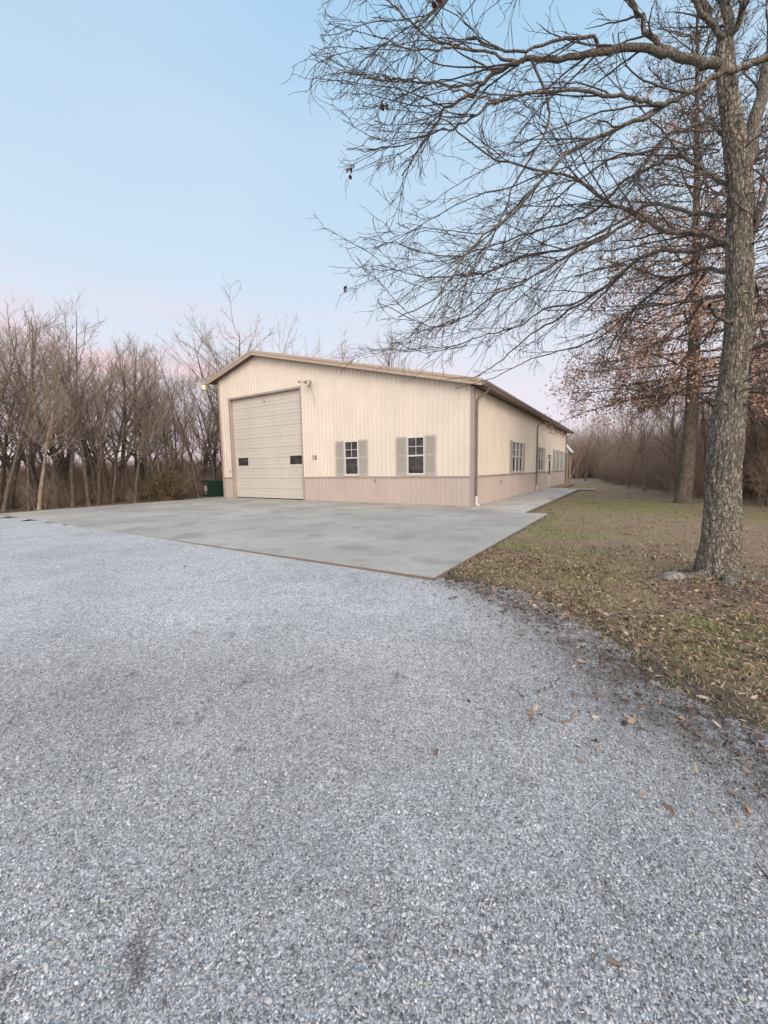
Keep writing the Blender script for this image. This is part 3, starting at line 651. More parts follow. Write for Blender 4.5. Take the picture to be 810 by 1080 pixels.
# --- the big oak in front, right
LIMBS = [
('trunk',0.27,0.11,[(4.45,5.10,-0.03),(4.44,5.10,0.25),(4.43,5.11,1.13),(4.43,5.11,1.99),(4.47,5.12,2.58),(4.47,5.12,3.27),(4.43,5.13,4.06),(4.40,5.13,4.66),(4.31,5.14,5.19),(4.18,5.14,5.76),(4.10,5.15,6.27),(4.08,5.15,6.43)]),
('T2',0.080496,0.06,[(4.41,5.15,4.67),(4.54,5.24,5.16),(4.68,5.33,5.70),(4.83,5.42,6.20),(4.97,5.51,6.82),(5.04,5.60,7.75)]),
('T3',0.037152,0.03,[(4.09,5.15,6.38),(3.97,5.20,6.68),(3.84,5.25,7.03),(3.68,5.30,7.63)]),
('T4',0.052632,0.04,[(4.09,5.15,6.38),(4.07,5.10,6.62),(3.92,5.05,7.15),(3.91,5.00,7.82)]),
('T5',0.037152,0.03,[(4.11,5.15,6.36),(4.10,5.03,6.46),(4.10,4.92,6.58),(4.10,4.80,7.04)]),
('L1',0.052632,0.008,[(4.13,5.15,6.16),(3.82,5.21,6.28),(3.54,5.27,6.42),(3.22,5.32,6.55),(2.76,5.38,6.57),(2.39,5.44,6.57),(1.94,5.50,6.61),(1.78,5.55,6.63),(1.42,5.61,6.49),(1.26,5.67,6.39),(0.90,5.73,6.26),(0.74,5.78,6.05),(0.53,5.84,5.82),(0.32,5.90,5.56)]),
('L1b',0.034056,0.02,[(3.57,5.30,6.45),(3.34,5.28,6.59),(3.15,5.25,6.79),(2.94,5.22,7.02),(2.58,5.20,7.33)]),
('L1c',0.018,0.008,[(1.81,5.65,6.72),(1.52,5.71,6.87),(1.04,5.77,7.02),(0.78,5.83,7.15),(0.44,5.88,7.45),(0.16,5.94,7.76),(-0.14,6.00,8.11)]),
('L1d',0.018,0.005,[(1.46,5.75,6.61),(1.17,5.84,6.63),(0.80,5.93,6.73),(0.45,6.03,6.88),(0.10,6.12,6.95),(-0.27,6.21,7.09),(-0.72,6.30,7.43)]),
('L1e',0.0216,0.006,[(2.77,5.40,6.58),(2.68,5.38,6.70),(2.46,5.36,6.71),(2.11,5.34,6.64),(1.70,5.32,6.55),(1.18,5.30,6.65),(0.94,5.28,6.57),(0.66,5.26,6.51),(0.37,5.24,6.50),(0.03,5.22,6.60),(-0.19,5.20,6.77)]),
('L2',0.034056,0.007,[(4.41,4.90,6.04),(4.18,4.91,5.99),(3.96,4.92,5.92),(3.78,4.92,5.83),(3.41,4.93,5.65),(3.14,4.94,5.52),(2.66,4.95,5.34),(2.16,4.95,5.09),(1.85,4.96,4.77),(1.47,4.97,4.42),(1.15,4.98,4.19),(0.88,4.98,3.82),(0.62,4.99,3.53),(0.21,5.00,3.35)]),
('L3',0.02304,0.005,[(3.26,4.88,5.55),(2.99,4.95,5.66),(2.72,5.01,5.78),(2.34,5.08,5.88),(1.92,5.14,5.91),(1.41,5.21,5.89),(1.18,5.27,5.81),(0.97,5.34,5.73),(0.70,5.40,5.70),(0.53,5.47,5.69),(0.07,5.53,5.63),(-0.42,5.60,5.68)]),
('L3b',0.013,0.005,[(1.65,5.30,6.00),(1.45,5.35,6.01),(1.20,5.40,6.14),(0.86,5.45,6.27),(0.51,5.50,6.36),(0.15,5.55,6.45),(-0.22,5.60,6.56)]),
('L4',0.037152,0.007,[(4.37,5.10,4.19),(4.24,5.20,4.27),(4.03,5.30,4.42),(3.76,5.40,4.49),(3.64,5.50,4.62),(3.46,5.60,4.80),(3.04,5.70,5.08),(2.64,5.80,5.45),(2.11,5.90,5.62),(1.53,6.00,5.90),(1.04,6.10,6.34),(0.87,6.20,6.58)]),
('L4b',0.0216,0.006,[(3.46,5.60,4.80),(3.14,5.67,4.65),(2.80,5.75,4.50),(2.38,5.83,4.32),(2.01,5.90,4.11),(1.63,5.97,3.99),(1.23,6.05,3.72),(0.75,6.12,3.62),(-0.02,6.20,4.00)]),
('L4c',0.02,0.005,[(3.16,5.70,4.66),(2.65,5.85,4.55),(2.18,6.00,4.56),(1.67,6.15,4.42),(1.14,6.30,4.41),(0.57,6.45,4.51),(-0.01,6.60,4.73)]),
('L5',0.034056,0.006,[(4.38,5.10,4.13),(4.28,5.31,4.29),(4.17,5.52,4.34),(3.77,5.73,4.42),(3.54,5.94,4.33),(3.50,6.15,4.27),(3.23,6.35,4.11),(2.87,6.56,3.90),(2.49,6.77,3.70),(2.08,6.98,3.38),(1.73,7.19,3.17),(1.17,7.40,3.14)]),
('L5b',0.018,0.005,[(3.46,5.80,4.27),(3.30,6.02,4.14),(3.00,6.25,4.00),(2.59,6.47,3.99),(2.22,6.70,3.80),(1.82,6.92,3.77),(1.30,7.15,3.65),(0.82,7.38,3.61),(0.14,7.60,3.75)]),
('L6',0.0252,0.006,[(4.43,5.10,3.55),(4.49,5.42,3.70),(4.42,5.74,3.80),(4.29,6.07,3.89),(3.96,6.39,3.90),(3.71,6.71,3.70),(3.24,7.03,3.54),(2.71,7.36,3.44),(2.11,7.68,3.22),(1.45,8.00,3.09)]),
('L7',0.02016,0.02,[(4.30,5.00,3.21),(4.06,4.87,3.21),(3.83,4.73,3.25),(3.68,4.60,3.28)]),
('L8',0.0252,0.006,[(4.33,5.15,4.83),(4.07,5.28,5.13),(3.79,5.40,5.39),(3.58,5.53,5.37),(3.29,5.65,5.29),(2.99,5.78,5.02),(2.66,5.90,4.92),(2.18,6.03,4.87),(1.53,6.15,4.73),(0.99,6.28,4.69),(0.43,6.40,4.88)]),
('L9',0.0216,0.006,[(4.30,5.15,5.36),(4.00,5.23,5.64),(3.66,5.32,5.60),(3.37,5.40,5.45),(3.06,5.48,5.46),(2.62,5.57,5.24),(2.29,5.65,4.95),(1.82,5.73,4.41),(1.52,5.82,3.82),(1.20,5.90,3.53)]),
('L10',0.027864,0.008,[(4.04,5.10,6.43),(3.70,5.03,6.65),(3.20,4.96,6.96),(2.52,4.89,7.16),(1.67,4.81,7.09),(1.05,4.74,6.75),(0.73,4.67,6.41),(0.43,4.60,6.08)]),
('L11',0.016,0.006,[(1.94,5.50,6.62),(2.17,5.45,6.05),(2.05,5.40,5.58),(1.68,5.35,5.00),(1.44,5.30,4.42),(1.13,5.25,3.94),(0.82,5.20,3.47)]),
('R1',0.03096,0.02,[(4.42,5.10,4.13),(4.49,5.02,4.27),(4.52,4.95,4.59),(4.61,4.88,5.04),(4.75,4.80,5.56)]),
('R2',0.027864,0.02,[(4.46,5.10,3.71),(4.81,5.27,3.90),(5.26,5.43,4.14),(5.98,5.60,4.40)]),
('R3',0.0288,0.02,[(4.33,5.10,5.01),(4.78,5.37,5.41),(5.38,5.63,5.71),(6.25,5.90,6.26)]),
('R4',0.0216,0.012,[(4.51,5.10,2.81),(5.07,5.47,3.08),(5.80,5.83,3.38),(6.72,6.20,3.76)]),
('B1',0.0288,0.008,[(4.40,5.10,3.82),(4.56,5.88,4.25),(4.57,6.66,4.41),(4.53,7.44,4.27),(4.56,8.22,3.83),(4.60,9.00,3.45)]),
('B2',0.0288,0.007,[(4.44,5.20,4.54),(4.28,5.75,4.93),(4.11,6.30,5.39),(3.87,6.85,5.46),(3.52,7.40,5.39),(3.26,7.95,5.00),(3.11,8.50,4.69)]),
]
OX, OY = 4.45, 5.1
oak = empty('oak_tree', (OX, OY, 0)); tag(oak, 'big bare oak with lichen-flecked grey bark and long limbs sweeping left, nearest the gravel', 'tree')
off = np.array([OX, OY, 0]); tw = Tubes(); fine = Tubes(); buds = []
tr = LIMBS[0]; tp = [np.array(p)-off for p in tr[3]]; tp[0][2] = -.12
trunk_mesh('trunk', tp, [.205, .20, .182, .165, .148, .138, .132, .128, .115, .095, .085, .075], 'bark', oak, 72, 6, .34, .020, 1.7)
ZMIN = 3.15
def twigs(P, L, r, level, spread=.75, lift=-.01):
    """side shoots along a branch"""
    n = max(2, int(L/(.20 if level == 1 else .115)))
    for j in range(n):
        t = rng.uniform(.12, 1); p, d = at_t(P, t); pr = perp(d)
        dd = unit(d*rng.uniform(.8, 1.5)+pr*spread*.85+np.array([0, 0, lift*6]))
        if level == 1:
            l = L*rng.uniform(.2, .5)*(1.15-t*.6)
            Q, rr = grow(p, dd, l, max(.0035, r*(1-t)*.5), .0026, 8, .15, lift)
            if (Q[-1][2] < ZMIN and Q[-1][0] < -1.2) or Q[-1][0] < -5.45: continue
            tw.add(Q, rr, 4); twigs(Q, l, .004, 2, .8)
        else:
            l = rng.uniform(.08, .30); Q, rr = grow(p, dd, l, .0030, .0020, 4, .2, 0); fine.add(Q, rr, 3)
for name, r0, r1, pts in LIMBS[1:]:
    P = smooth_line(np.array(pts)-off, 4); L = float(np.linalg.norm(np.diff(P, axis=0), axis=1).sum())
    P[1:-1] += rng.normal(size=(len(P)-2, 3))*.012*(1 if r0 < .1 else .3); rr = r1+(r0-r1)*(1-np.linspace(0, 1, len(P)))**1.15
    k = MB() if False else Tubes(); k.add(P, rr, 12); k.build('limb', 'limb', oak)
    if name == 'L7': continue
    n = int(L/.26); out = unit(P[-1]-P[0])
    for j in range(n):
        t = rng.uniform(.10 if r0 < .06 else .22, 1)**.8; p, d = at_t(P, t); pr = perp(d)
        dd = unit(d*rng.uniform(.6, 1.1)+pr*rng.uniform(.3, .85)+out*.35+np.array([-.25, 0, rng.uniform(-.45, .12)]))
        l = L*rng.uniform(.12, .50)*(1.1-.55*t)+.25
        Q, q = grow(p, dd, l, max(.0050, min(.013, rr[int(t*(len(rr)-1))]*.5)), .003, 12, .11, -.009)
        if (Q[-1][2] < ZMIN and Q[-1][0] < -1.2) or Q[-1][0] < -5.45: continue
        tw.add(Q, q, 5); twigs(Q, l, q[0], 1)
        if rng.random() < .03: buds += [Q[-1]+rng.normal(size=3)*.03 for _ in range(4)]
for rp in ([(-.12, -.05, .10), (-.34, -.03, .02), (-.62, .04, -.005), (-.9, .0, -.03), (-1.2, .05, -.09)], [(.10, -.08, .10), (.32, -.16, .02), (.62, -.2, -.01), (1.0, -.35, -.03), (1.4, -.4, -.09)], [(-.03, -.14, .08), (-.14, -.36, .0), (-.2, -.6, -.04), (-.3, -.85, -.10)], [(.02, .14, .1), (.2, .4, 0), (.3, .8, -.08)]):
    Q = smooth_line(rp, 5); k = Tubes(); k.add(Q, np.linspace(.085, .02, len(Q)), 12); k.build('root', 'bark', oak)
# epicormic shoots and stubs low on the trunk
for j in range(46):
    t = rng.uniform(.30, .80); p, d = at_t(np.array(tp), t); pr = perp(d); l = rng.uniform(.4, 1.8)
    Q, q = grow(p+pr*.15, unit(pr+np.array([-.2, .1, rng.uniform(-.3, .4)])), l, .009, .003, 7, .14, -.01); tw.add(Q, q, 5); twigs(Q, l, .008, 1)
tw.build('branches', 'twig', oak)['kind'] = 'stuff'; fine.build('twigs', 'twig', oak)['kind'] = 'stuff'
leaves_mesh('withered_leaves', buds, .07, 'bud', oak)['kind'] = 'stuff'

# --- red-leaved oak behind it
rg = np.random.default_rng(5)
o2 = empty('oak_tree', (12.42, 16.1, 0)); tag(o2, 'brown-trunked oak still holding dry russet leaves, standing behind the big bare oak', 'tree')
path = [(-.05, 0, -.12), (-.02, 0, .6), (0, 0, 2), (.03, 0, 4), (0, .05, 6), (-.1, .05, 8.5), (-.3, 0, 11.5), (-.5, 0, 14.5), (-.75, 0, 18.5)]
trunk_mesh('trunk', path, [.30, .265, .25, .225, .195, .155, .11, .07, .03], 'bark2', o2, 48, 6, .16, .018, 4.2, 5)
PT = smooth_line(path, 6); lm = Tubes(); fi = Tubes(); lv = []
for j in range(118):
    h = 4.1+13.6*(j/118)**1.12; i = int(np.argmin(abs(PT[:, 2]-h))); p = PT[i]; az = j*2.4+rg.normal()*.3
    if h < 6.5: L = rg.uniform(3.6, 5.6); el = rg.uniform(-.12, .2); lift = -.026
    elif h < 11: L = rg.uniform(2.8, 4.6); el = rg.uniform(-.05, .35); lift = -.008
    else: L = rg.uniform(1.2, 3.2)*(1.25-.5*(h-11)/7); el = rg.uniform(.3, .8); lift = .01
    d = (math.cos(az)*math.cos(el), math.sin(az)*math.cos(el), math.sin(el)); r0 = .018+.010*L*(1-h/22)
    Q, q = grow(p, d, L, r0, .008, 10, .07, lift, rg); lm.add(Q, q, 6)
    for _ in range(int(L*5.5)):
        t = rg.uniform(.2, 1); a, dd = at_t(Q, t); l = rg.uniform(.5, 1.5)*(1.2-.6*t)
        S, s = grow(a, unit(dd*.8+perp(dd, rg)*.75), l, .011, .006, 6, .12, -.02, rg); fi.add(S, s, 3)
        pl = 1.0 if h < 7.5 else .5 if h < 10.5 else .2 if h < 13 else .08
        for _ in range(5):
            b, de = at_t(S, rg.uniform(.2, 1)); l2 = rg.uniform(.15, .5)
            T, s2 = grow(b, unit(de*.7+perp(de, rg)*.8), l2, .007, .005, 3, .12, -.02, rg); fi.add(T, s2, 3)
            if rg.random() < pl*.7:
                for _ in range(rg.integers(4, 10)): lv.append(T[-1]+rg.normal(size=3)*.14-np.array([0, 0, .05]))
lm.build('limbs', 'bark2', o2)['kind'] = 'stuff'; fi.build('twigs', 'twig', o2)['kind'] = 'stuff'; leaves_mesh('dry_leaves', lv, .095, 'oakleaf', o2, 0, rg)['kind'] = 'stuff'
print('oak2 leaves', len(lv))

# --- bare woodland trees: prototypes, copied
def bare_tree(seed, H=12.0, r=.14, lean=(0, 0), first=.20, spread=.68, nlimb=20, stems=1, leafy=0, lf=1.0):
    rg = np.random.default_rng(seed); TR = Tubes(); LB = Tubes(); LV = []
    for s_ in range(stems):
        d = unit(np.array([lean[0]+rg.normal()*.05+(s_-(stems-1)/2)*.22, lean[1]+rg.normal()*.05, 1]))
        hh = H*rg.uniform(.85, 1) if s_ else H
        P, q = grow((s_*.25-(stems-1)*.12, rg.normal()*.05, -.15), d, hh, r*1.3*(1 if s_ == 0 else .75), .014, 16, .05, .006, rg); q[0] *= 1.35; TR.add(P, q, 9)
        for j in range(nlimb):
            t = first+(.97-first)*((j+rg.random())/nlimb); p, dd = at_t(P, t); pr = perp(dd, rg)
            L = lf*hh*(.14+.36*(1-t))*rg.uniform(.6, 1.3); rb = max(.014, r*(1-t)*.55)
            Q, qq = grow(p, unit(dd*rg.uniform(.5, 1)+pr*spread), L, rb*1.15, .008, 10, .10, .038, rg); TR.add(Q, qq, 5)
            for _ in range(int(2+L*2.6)):
                t2 = rg.uniform(.15, 1); a, de = at_t(Q, t2); l = L*rg.uniform(.18, .45)*(1.2-.5*t2)
                S, s2 = grow(a, unit(de*.9+perp(de, rg)*.75+np.array([0, 0, .25])), l*1.15, .010, .0052, 6, .11, .03, rg); LB.add(S, s2, 3)
                for _ in range(int(2+l*3.4)):
                    b, dg_ = at_t(S, rg.uniform(.15, 1)); l3 = rg.uniform(.2, .6)
                    T, s3 = grow(b, unit(dg_*.9+perp(dg_, rg)*.7+np.array([0, 0, .25])), l3, .0060, .0042, 3, .13, .03, rg); LB.add(T, s3, 3)
                    if leafy and rg.random() < leafy: LV.append(T[-1])
    return TR.arrays(), LB.arrays(), LV
PROTO = []
specs = [dict(seed=1), dict(seed=2, r=.10, H=11, first=.28, nlimb=19), dict(seed=3, r=.16, spread=.85, first=.16, nlimb=22), dict(seed=4, r=.10, H=10.5, stems=2, nlimb=16),
         dict(seed=5, r=.12, H=11.3, first=.30, nlimb=18), dict(seed=6, r=.15, H=12, stems=3, nlimb=15), dict(seed=7, r=.07, H=10, first=.3, nlimb=15), dict(seed=12, r=.17, H=10.5, first=.28, spread=1.15, nlimb=30, lf=1.45)]
for sp in specs:
    (TV, TF), (LV_, LF), lf = bare_tree(**sp)
    def mk(nm, V, F, mat):
        o = mesh_np(nm, V, F, mat, None, True); me = o.data; bpy.data.objects.remove(o); return me
    PROTO.append((mk('trunk', TV, TF, 'farbark'), mk('crown', LV_, LF, 'fartwig'), (LV_, LF)))
pale_trunk = PROTO[1][0].copy(); pale_trunk.materials[0] = M['palebark']
def screen(x, y, z=0):
    d = np.array([x, y, z-EYE]); zz = d@Fv; return 405+FPX*(d@R2)/zz, 540-FPX*(d@U2)/zz
def place_tree(k, x, y, scale, rz, label, group, name='bare_tree', z=-.05, pale=False, tilt=(0, 0)):
    o = empty(name, (x, y, z), rz); o.scale = (scale, scale, scale); o.rotation_euler = (tilt[0], tilt[1], rz)
    tag(o, label, 'tree', group)
    a = link('trunk', pale_trunk if pale else PROTO[k][0], o); b = link('crown', PROTO[k][1], o); return o
rg = np.random.default_rng(21)
left = []   # row left of the building: u, v
row = [(17.2, -12.4, 2, .80), (17.6, -11.3, 0, .92), (18.4, -10.6, 5, .98), (17.5, -9.4, 1, .95), (19.6, -9.0, 2, 1.1), (18.0, -8.2, 6, 1.0), (17.6, -7.2, 4, .92), (19.4, -6.6, 0, 1.08), (18.2, -5.9, 3, 1.05),
       (18.9, -4.8, 5, 1.0), (17.9, -4.2, 1, 1.0), (20.4, -3.6, 2, 1.05), (18.6, -2.9, 4, .95), (19.5, -1.9, 0, 1.0), (18.4, -1.2, 6, .98), (20.2, -.6, 3, 1.08), (19.2, .5, 1, 1.0), (20.6, 1.6, 5, .95),
       (19.3, 2.4, 0, .98), (21.5, 3.2, 2, 1.0), (22.5, -1.5, 0, 1.1), (22.8, -5.2, 5, 1.05), (22.2, -8.4, 3, 1.1), (24.5, -3.0, 2, 1.1), (21.8, -11.2, 0, 1.15), (25.5, -9.5, 5, 1.1), (25.2, 1.0, 4, 1.1), (27.5, -6.5, 0, 1.2), (28.5, -1.0, 5, 1.15),
       (18.2, -11.9, 6, 1.0), (17.3, -10.2, 3, .95), (19.0, -9.7, 4, 1.05), (17.4, -8.6, 6, .98), (18.6, -7.5, 3, 1.05), (17.4, -6.4, 1, .95), (18.0, -5.2, 6, 1.1), (17.2, -3.4, 3, .9), (19.0, -3.9, 6, 1.1), (18.0, -2.1, 3, .95), (17.6, -.2, 4, .9), (19.8, .2, 6, 1.1), (18.4, 1.2, 4, 1.0), (21.6, -10.1, 4, 1.2), (21.4, -7.2, 3, 1.2), (21.2, -4.6, 4, 1.15), (21.3, -2.4, 1, 1.2), (21.8, .8, 6, 1.2), (23.5, 5.0, 1, 1.05), (27.5, 4.0, 3, 1.1), (21.2, -13.8, 6, 1.15), (18.0, -13.6, 1, 1.1)]
for u, v_, k, s_ in row:
    s_ *= .69 if u < 21 else .74
    x, y, _ = W(u+rg.normal()*.12, v_+rg.normal()*.15); left.append([x, y, k, s_*rg.uniform(.94, 1.06), rg.uniform(0, 6.28), screen(x, y)[0], u])
ORD = ['leftmost', 'second', 'third', 'fourth', 'fifth', 'sixth', 'seventh', 'eighth', 'ninth', 'tenth', 'eleventh', 'twelfth', 'thirteenth', 'fourteenth', 'fifteenth', 'sixteenth', 'seventeenth', 'eighteenth', 'nineteenth', 'twentieth', 'twenty-first', 'twenty-second', 'twenty-third', 'twenty-fourth', 'twenty-fifth', 'twenty-sixth', 'twenty-seventh', 'twenty-eighth', 'twenty-ninth', 'thirtieth', 'thirty-first', 'thirty-second', 'thirty-third', 'thirty-fourth', 'thirty-fifth', 'thirty-sixth', 'thirty-seventh', 'thirty-eighth']
DES = ['straight bare grey tree', 'slim bare tree', 'wide-branching bare tree', 'twin-stemmed bare tree', 'tall bare tree', 'three-stemmed bare tree', 'thin bare sapling', 'broad bare tree']
front = sorted([t for t in left if t[6] < 21], key=lambda t: t[5]); backr = sorted([t for t in left if t[6] >= 21], key=lambda t: t[5])
for rowname, lst, grp in (('along the edge of the concrete', front, 'bare trees lining the left edge'), ('set back behind the front row', backr, 'bare trees behind the left row')):
    for i, (x, y, k, s_, rz, px, u) in enumerate(lst):
        place_tree(k, x, y, s_, rz, '%s %s, %s from the left' % (DES[k], rowname, ORD[i] if i else 'first'), grp, tilt=(rg.normal()*.06, rg.normal()*.06))
xp, yp, _ = W(16.75, -8.6); place_tree(1, xp, yp, .62, 4.1, 'short pale-trunked bare tree in front of the left row at the concrete edge', None, pale=True)
# spreading tree rising behind the left roof corner, and one beyond the roof
place_tree(7, -10.3, 31.0, 1.22, .8, 'wide spreading bare tree rising just behind the left roof corner', None)
place_tree(5, -14.0, 37, 1.1, 2.2, 'three-stemmed bare tree far behind the left roof corner', None)
place_tree(5, -.5, 44, 1.34, .4, 'bare treetop showing above the middle of the roof', None)
# woodland right
R_ = [(17.9, 24.6, 6, .62), (20.5, 27.5, 0, .66), (16.4, 19.6, 1, .60), (24.5, 34, 3, .72), (22.5, 31, 4, .66), (29, 38, 0, .78), (31.5, 50, 2, .80), (36, 56, 5, .85), (27.5, 29.5, 5, .72), (21.5, 22.5, 0, .72), (24, 24.5, 3, .70), (18.6, 16.0, 1, .72), (21, 17.5, 4, .75), (17.0, 13.0, 0, .74), (20, 13.2, 2, .70), (40, 70, 0, .9), (34, 62, 4, .85), (15.4, 17.6, 6, .5), (16.6, 22.0, 3, .55), (19.0, 30.5, 1, .55), (22.8, 38.5, 6, .62), (26.0, 42.5, 0, .70), (24.2, 47.0, 4, .66), (17.5, 17.8, 5, .62), (19.6, 21.0, 2, .66), (15.9, 12.2, 3, .66), (23.5, 28.0, 4, .75), (26.5, 33.5, 2, .72)]
R_.sort(key=lambda t: screen(t[0], t[1])[0])
for i, (x, y, k, s_) in enumerate(R_):
    place_tree(k, x, y, s_, rg.uniform(0, 6), '%s in the right woodland, %s from its building side' % (DES[k], ORD[i] if i else 'first'), 'bare trees in the right woodland', tilt=(rg.normal()*.04, rg.normal()*.04))
place_tree(1, 15.6, 23.4, .50, 1.0, 'slender pale-trunked bare tree at the lawn edge between building and oaks', None, pale=True)

# --- brushwood: many thin stems, built as one mass
def brush_patch(seed, n, size, h, r0=.012):
    rg = np.random.default_rng(seed); T = Tubes()
    for _ in range(n):
        p = (rg.uniform(-size, size), rg.uniform(-size, size), -.1); az = rg.uniform(0, 6.28); t_ = abs(rg.normal())*.35
        L = h*rg.uniform(.45, 1.1)
        P, q = grow(p, (math.cos(az)*t_, math.sin(az)*t_, 1), L, r0*rg.uniform(.6, 1.4), .005, 7, .10, -.02, rg); T.add(P, q, 3)
        for _ in range(7):
            a, d = at_t(P, rg.uniform(.15, 1)); S, s_ = grow(a, unit(d+perp(d, rg)*.8), L*rg.uniform(.15, .5), .007, .0045, 4, .14, -.01, rg); T.add(S, s_, 3)
            for _ in range(2):
                a2, d2 = at_t(S, rg.uniform(.2, 1)); U, u_ = grow(a2, unit(d2+perp(d2, rg)*.8), L*rg.uniform(.08, .2), .005, .004, 2, .1, 0, rg); T.add(U, u_, 3)
    return T.arrays()
def tile(name, patch, places, mat):
    VV = []; FF = []; b = 0; rg = np.random.default_rng(3)
    for x, y, z, s_ in places:
        V, F = patch[rg.integers(len(patch))]; a = rg.uniform(0, 6.28); c, s = math.cos(a), math.sin(a)
        Q = V*s_; Q = np.stack([Q[:, 0]*c-Q[:, 1]*s+x, Q[:, 0]*s+Q[:, 1]*c+y, Q[:, 2]+z], 1); VV.append(Q); FF.append(F+b); b += len(V)
    o = mesh_np(name, np.concatenate(VV), np.concatenate(FF), mat, None, True); tag(o, kind='stuff'); return o
patch = [brush_patch(50+i, 90, 1.5, 3.6, .011) for i in range(3)]
rg = np.random.default_rng(8); pl = []
border = [(13.9, 11.0), (14.0, 14.9), (15.0, 19.7), (16.4, 23.9), (20.0, 33.0), (25.5, 45.0), (34, 66)]
def border_x(y): return float(np.interp(y, [b_[1] for b_ in border], [b_[0] for b_ in border]))
for y in np.arange(8, 62, 1.9):
    for k in range(5):
        x = border_x(y)+1.0+k*2.6+rg.normal()*.5; pl.append((x+(.9*math.sin(y*.9) if k == 0 else 0), y+rg.normal()*.5, -.05, rg.uniform(.5, 1.15)*(.75 if k == 0 else 1.1+.07*k)))
tile('woodland_brush', patch, pl, 'brush')['label'] = 'dense brown leafless undergrowth filling the woodland right of the lawn'
pl = []
low = [brush_patch(70+i, 60, 1.2, 2.6, .009) for i in range(3)]
for v_ in np.arange(-14.5, 8, 1.5):
    for k in range(5):
        x, y, _ = W(18.1+k*1.7+rg.normal()*.3, v_+rg.normal()*.3)
        if rg.random() < .82: pl.append((x, y, -.05, rg.uniform(.35, 1.1)*(.6 if k == 0 else 1)))
tile('left_undergrowth', low, pl, 'brush')['label'] = 'low tangled brown undergrowth at the foot of the left trees'
# far woods: whole trees merged far away
far = [PROTO[i][2] for i in (3, 1)]; pl = []
for k in range(34): pl.append((-200+k*7.2+rg.normal()*2, 235+rg.normal()*6, -1, rg.uniform(.75, 1.05)))
pb = [brush_patch(90, 160, 3.2, 8, .05)]
for k in range(60): pl.append((-230+k*5+rg.normal()*2, 231+rg.normal()*3, -1, 1))
fw = tile('distant_woods', [(v, f) for v, f in [pb[0]]], [(p[0], p[1], -1, 1.3) for p in pl], 'brush'); fw['label'] = 'far line of leafless woods across the tan field'
pl = []
for k in range(40): pl.append((30+k*4.2+rg.normal()*2, 95+k*.5+rg.normal()*8, -1, .75))
for k in range(24): pl.append((-24-k*6+rg.normal()*2, 300-k*2, -1, 1.2))
for k in range(26): pl.append((46+k*1.5+rg.normal()*1, 60-k*1.6+rg.normal()*3, -.3, .62))
for k in range(30): pl.append((22+k*1.1+rg.normal(), 66+rg.normal()*5, -.3, rg.uniform(.75, 1.0)))
fw = tile('distant_brush', pb, pl, 'brush'); fw['label'] = 'far leafless woods closing the view behind the lawn'

# --- evergreen bush left
bx, by, _ = W(17.0, -2.9); bush = empty('cedar_bush', (bx, by, -.05)); tag(bush, 'round olive-brown evergreen bush at the foot of the left trees beside the concrete', 'bush')
rg = np.random.default_rng(2); T = Tubes(); lv = []
for j in range(150):
    az = rg.uniform(0, 6.28); el = rg.uniform(.55, 1.55); L = rg.uniform(1.0, 1.75)*(1.0+.2*math.sin(az*3))*(1.1 if el > .9 else 1)
    P, q = grow((rg.normal()*.12, rg.normal()*.12, 0), (math.cos(az)*math.cos(el), math.sin(az)*math.cos(el), math.sin(el)), L, .014, .004, 6, .1, .04, rg); T.add(P, q, 4)
    for _ in range(60):
        a, d = at_t(P, rg.uniform(.3, 1)); lv.append(a+rg.normal(size=3)*.12)
T.build('stems', 'brush', bush)['kind'] = 'stuff'; leaves_mesh('foliage', lv, .085, 'cedar', bush, 0, rg, .35)['kind'] = 'stuff'

# ------------------------------------------------------------ ground scatter
rg = np.random.default_rng(77)
def surf(x, y):
    d = x-edge_x(y); u, v_ = UV(x, y)
    return max(lawn_z(x, y), gravel_z(x, y) if (d < .5 and v_ < -10.05 and u < 17) else -9)
# fallen leaves
pts = []
def on_slab(x, y):
    u, v_ = UV(x, y); return (-3.03 < u < 16.3 and -10.12 < v_ < 26 and (u > -2.3 or v_ < -1.33))
n = 0
while n < 14500:
    if rg.random() < .55: y = rg.uniform(.3, 7.5); x = edge_x(min(y, 7))+rg.gamma(2.2, 1.1)-.2
    else: y = rg.uniform(2, 27)**1; x = rg.uniform(.8, 15.5)
    if x > border_x(max(y, 11))+2 or on_slab(x, y) or UV(x, y)[0] > -2.2: continue
    dens = .12+1.6*max(0, fbm(x, y, .75, 4, 40)+.12)
    if rg.random() > dens: continue
    pts.append((x, y)); n += 1
for _ in range(170):                                           # strays on the gravel and slab
    y = rg.uniform(1, 7); x = edge_x(y)-abs(rg.exponential(.35)); 
    if not on_slab(x, y): pts.append((x, y))
for _ in range(7): pts.append((rg.uniform(-7, 2), rg.uniform(1.2, 9)))
for _ in range(5200):                                          # litter under the left trees
    u = 16.5+abs(rg.exponential(1.4)); v_ = rg.uniform(-15, 5); x, y, _ = W(u, v_); pts.append((x, y))
pos = np.array([(x, y, (surf(x, y) if not on_slab(x, y) else .002)+rg.uniform(.004, .022)) for x, y in pts])
o = leaves_mesh('fallen_leaves', pos, .052, 'litter', None, .72, rg, .5); tag(o, 'brown fallen oak leaves strewn over the lawn', None, None, 'stuff')
db = []
for _ in range(9000):
    y = rg.uniform(.6, 6.6); x = edge_x(y)+rg.normal()*.22-.02+.28*fbm(0, y, 1.6, 3, 50)
    if not on_slab(x, y) and fbm(x, y, 3, 2, 60) > -.25: db.append((x, y, surf(x, y)+rg.uniform(.002, .012)))
o = leaves_mesh('edge_debris', db, .016, 'debris', None, .5, rg, .6); tag(o, 'dark crumbled leaf bits and soil along the gravel edge', None, None, 'stuff')
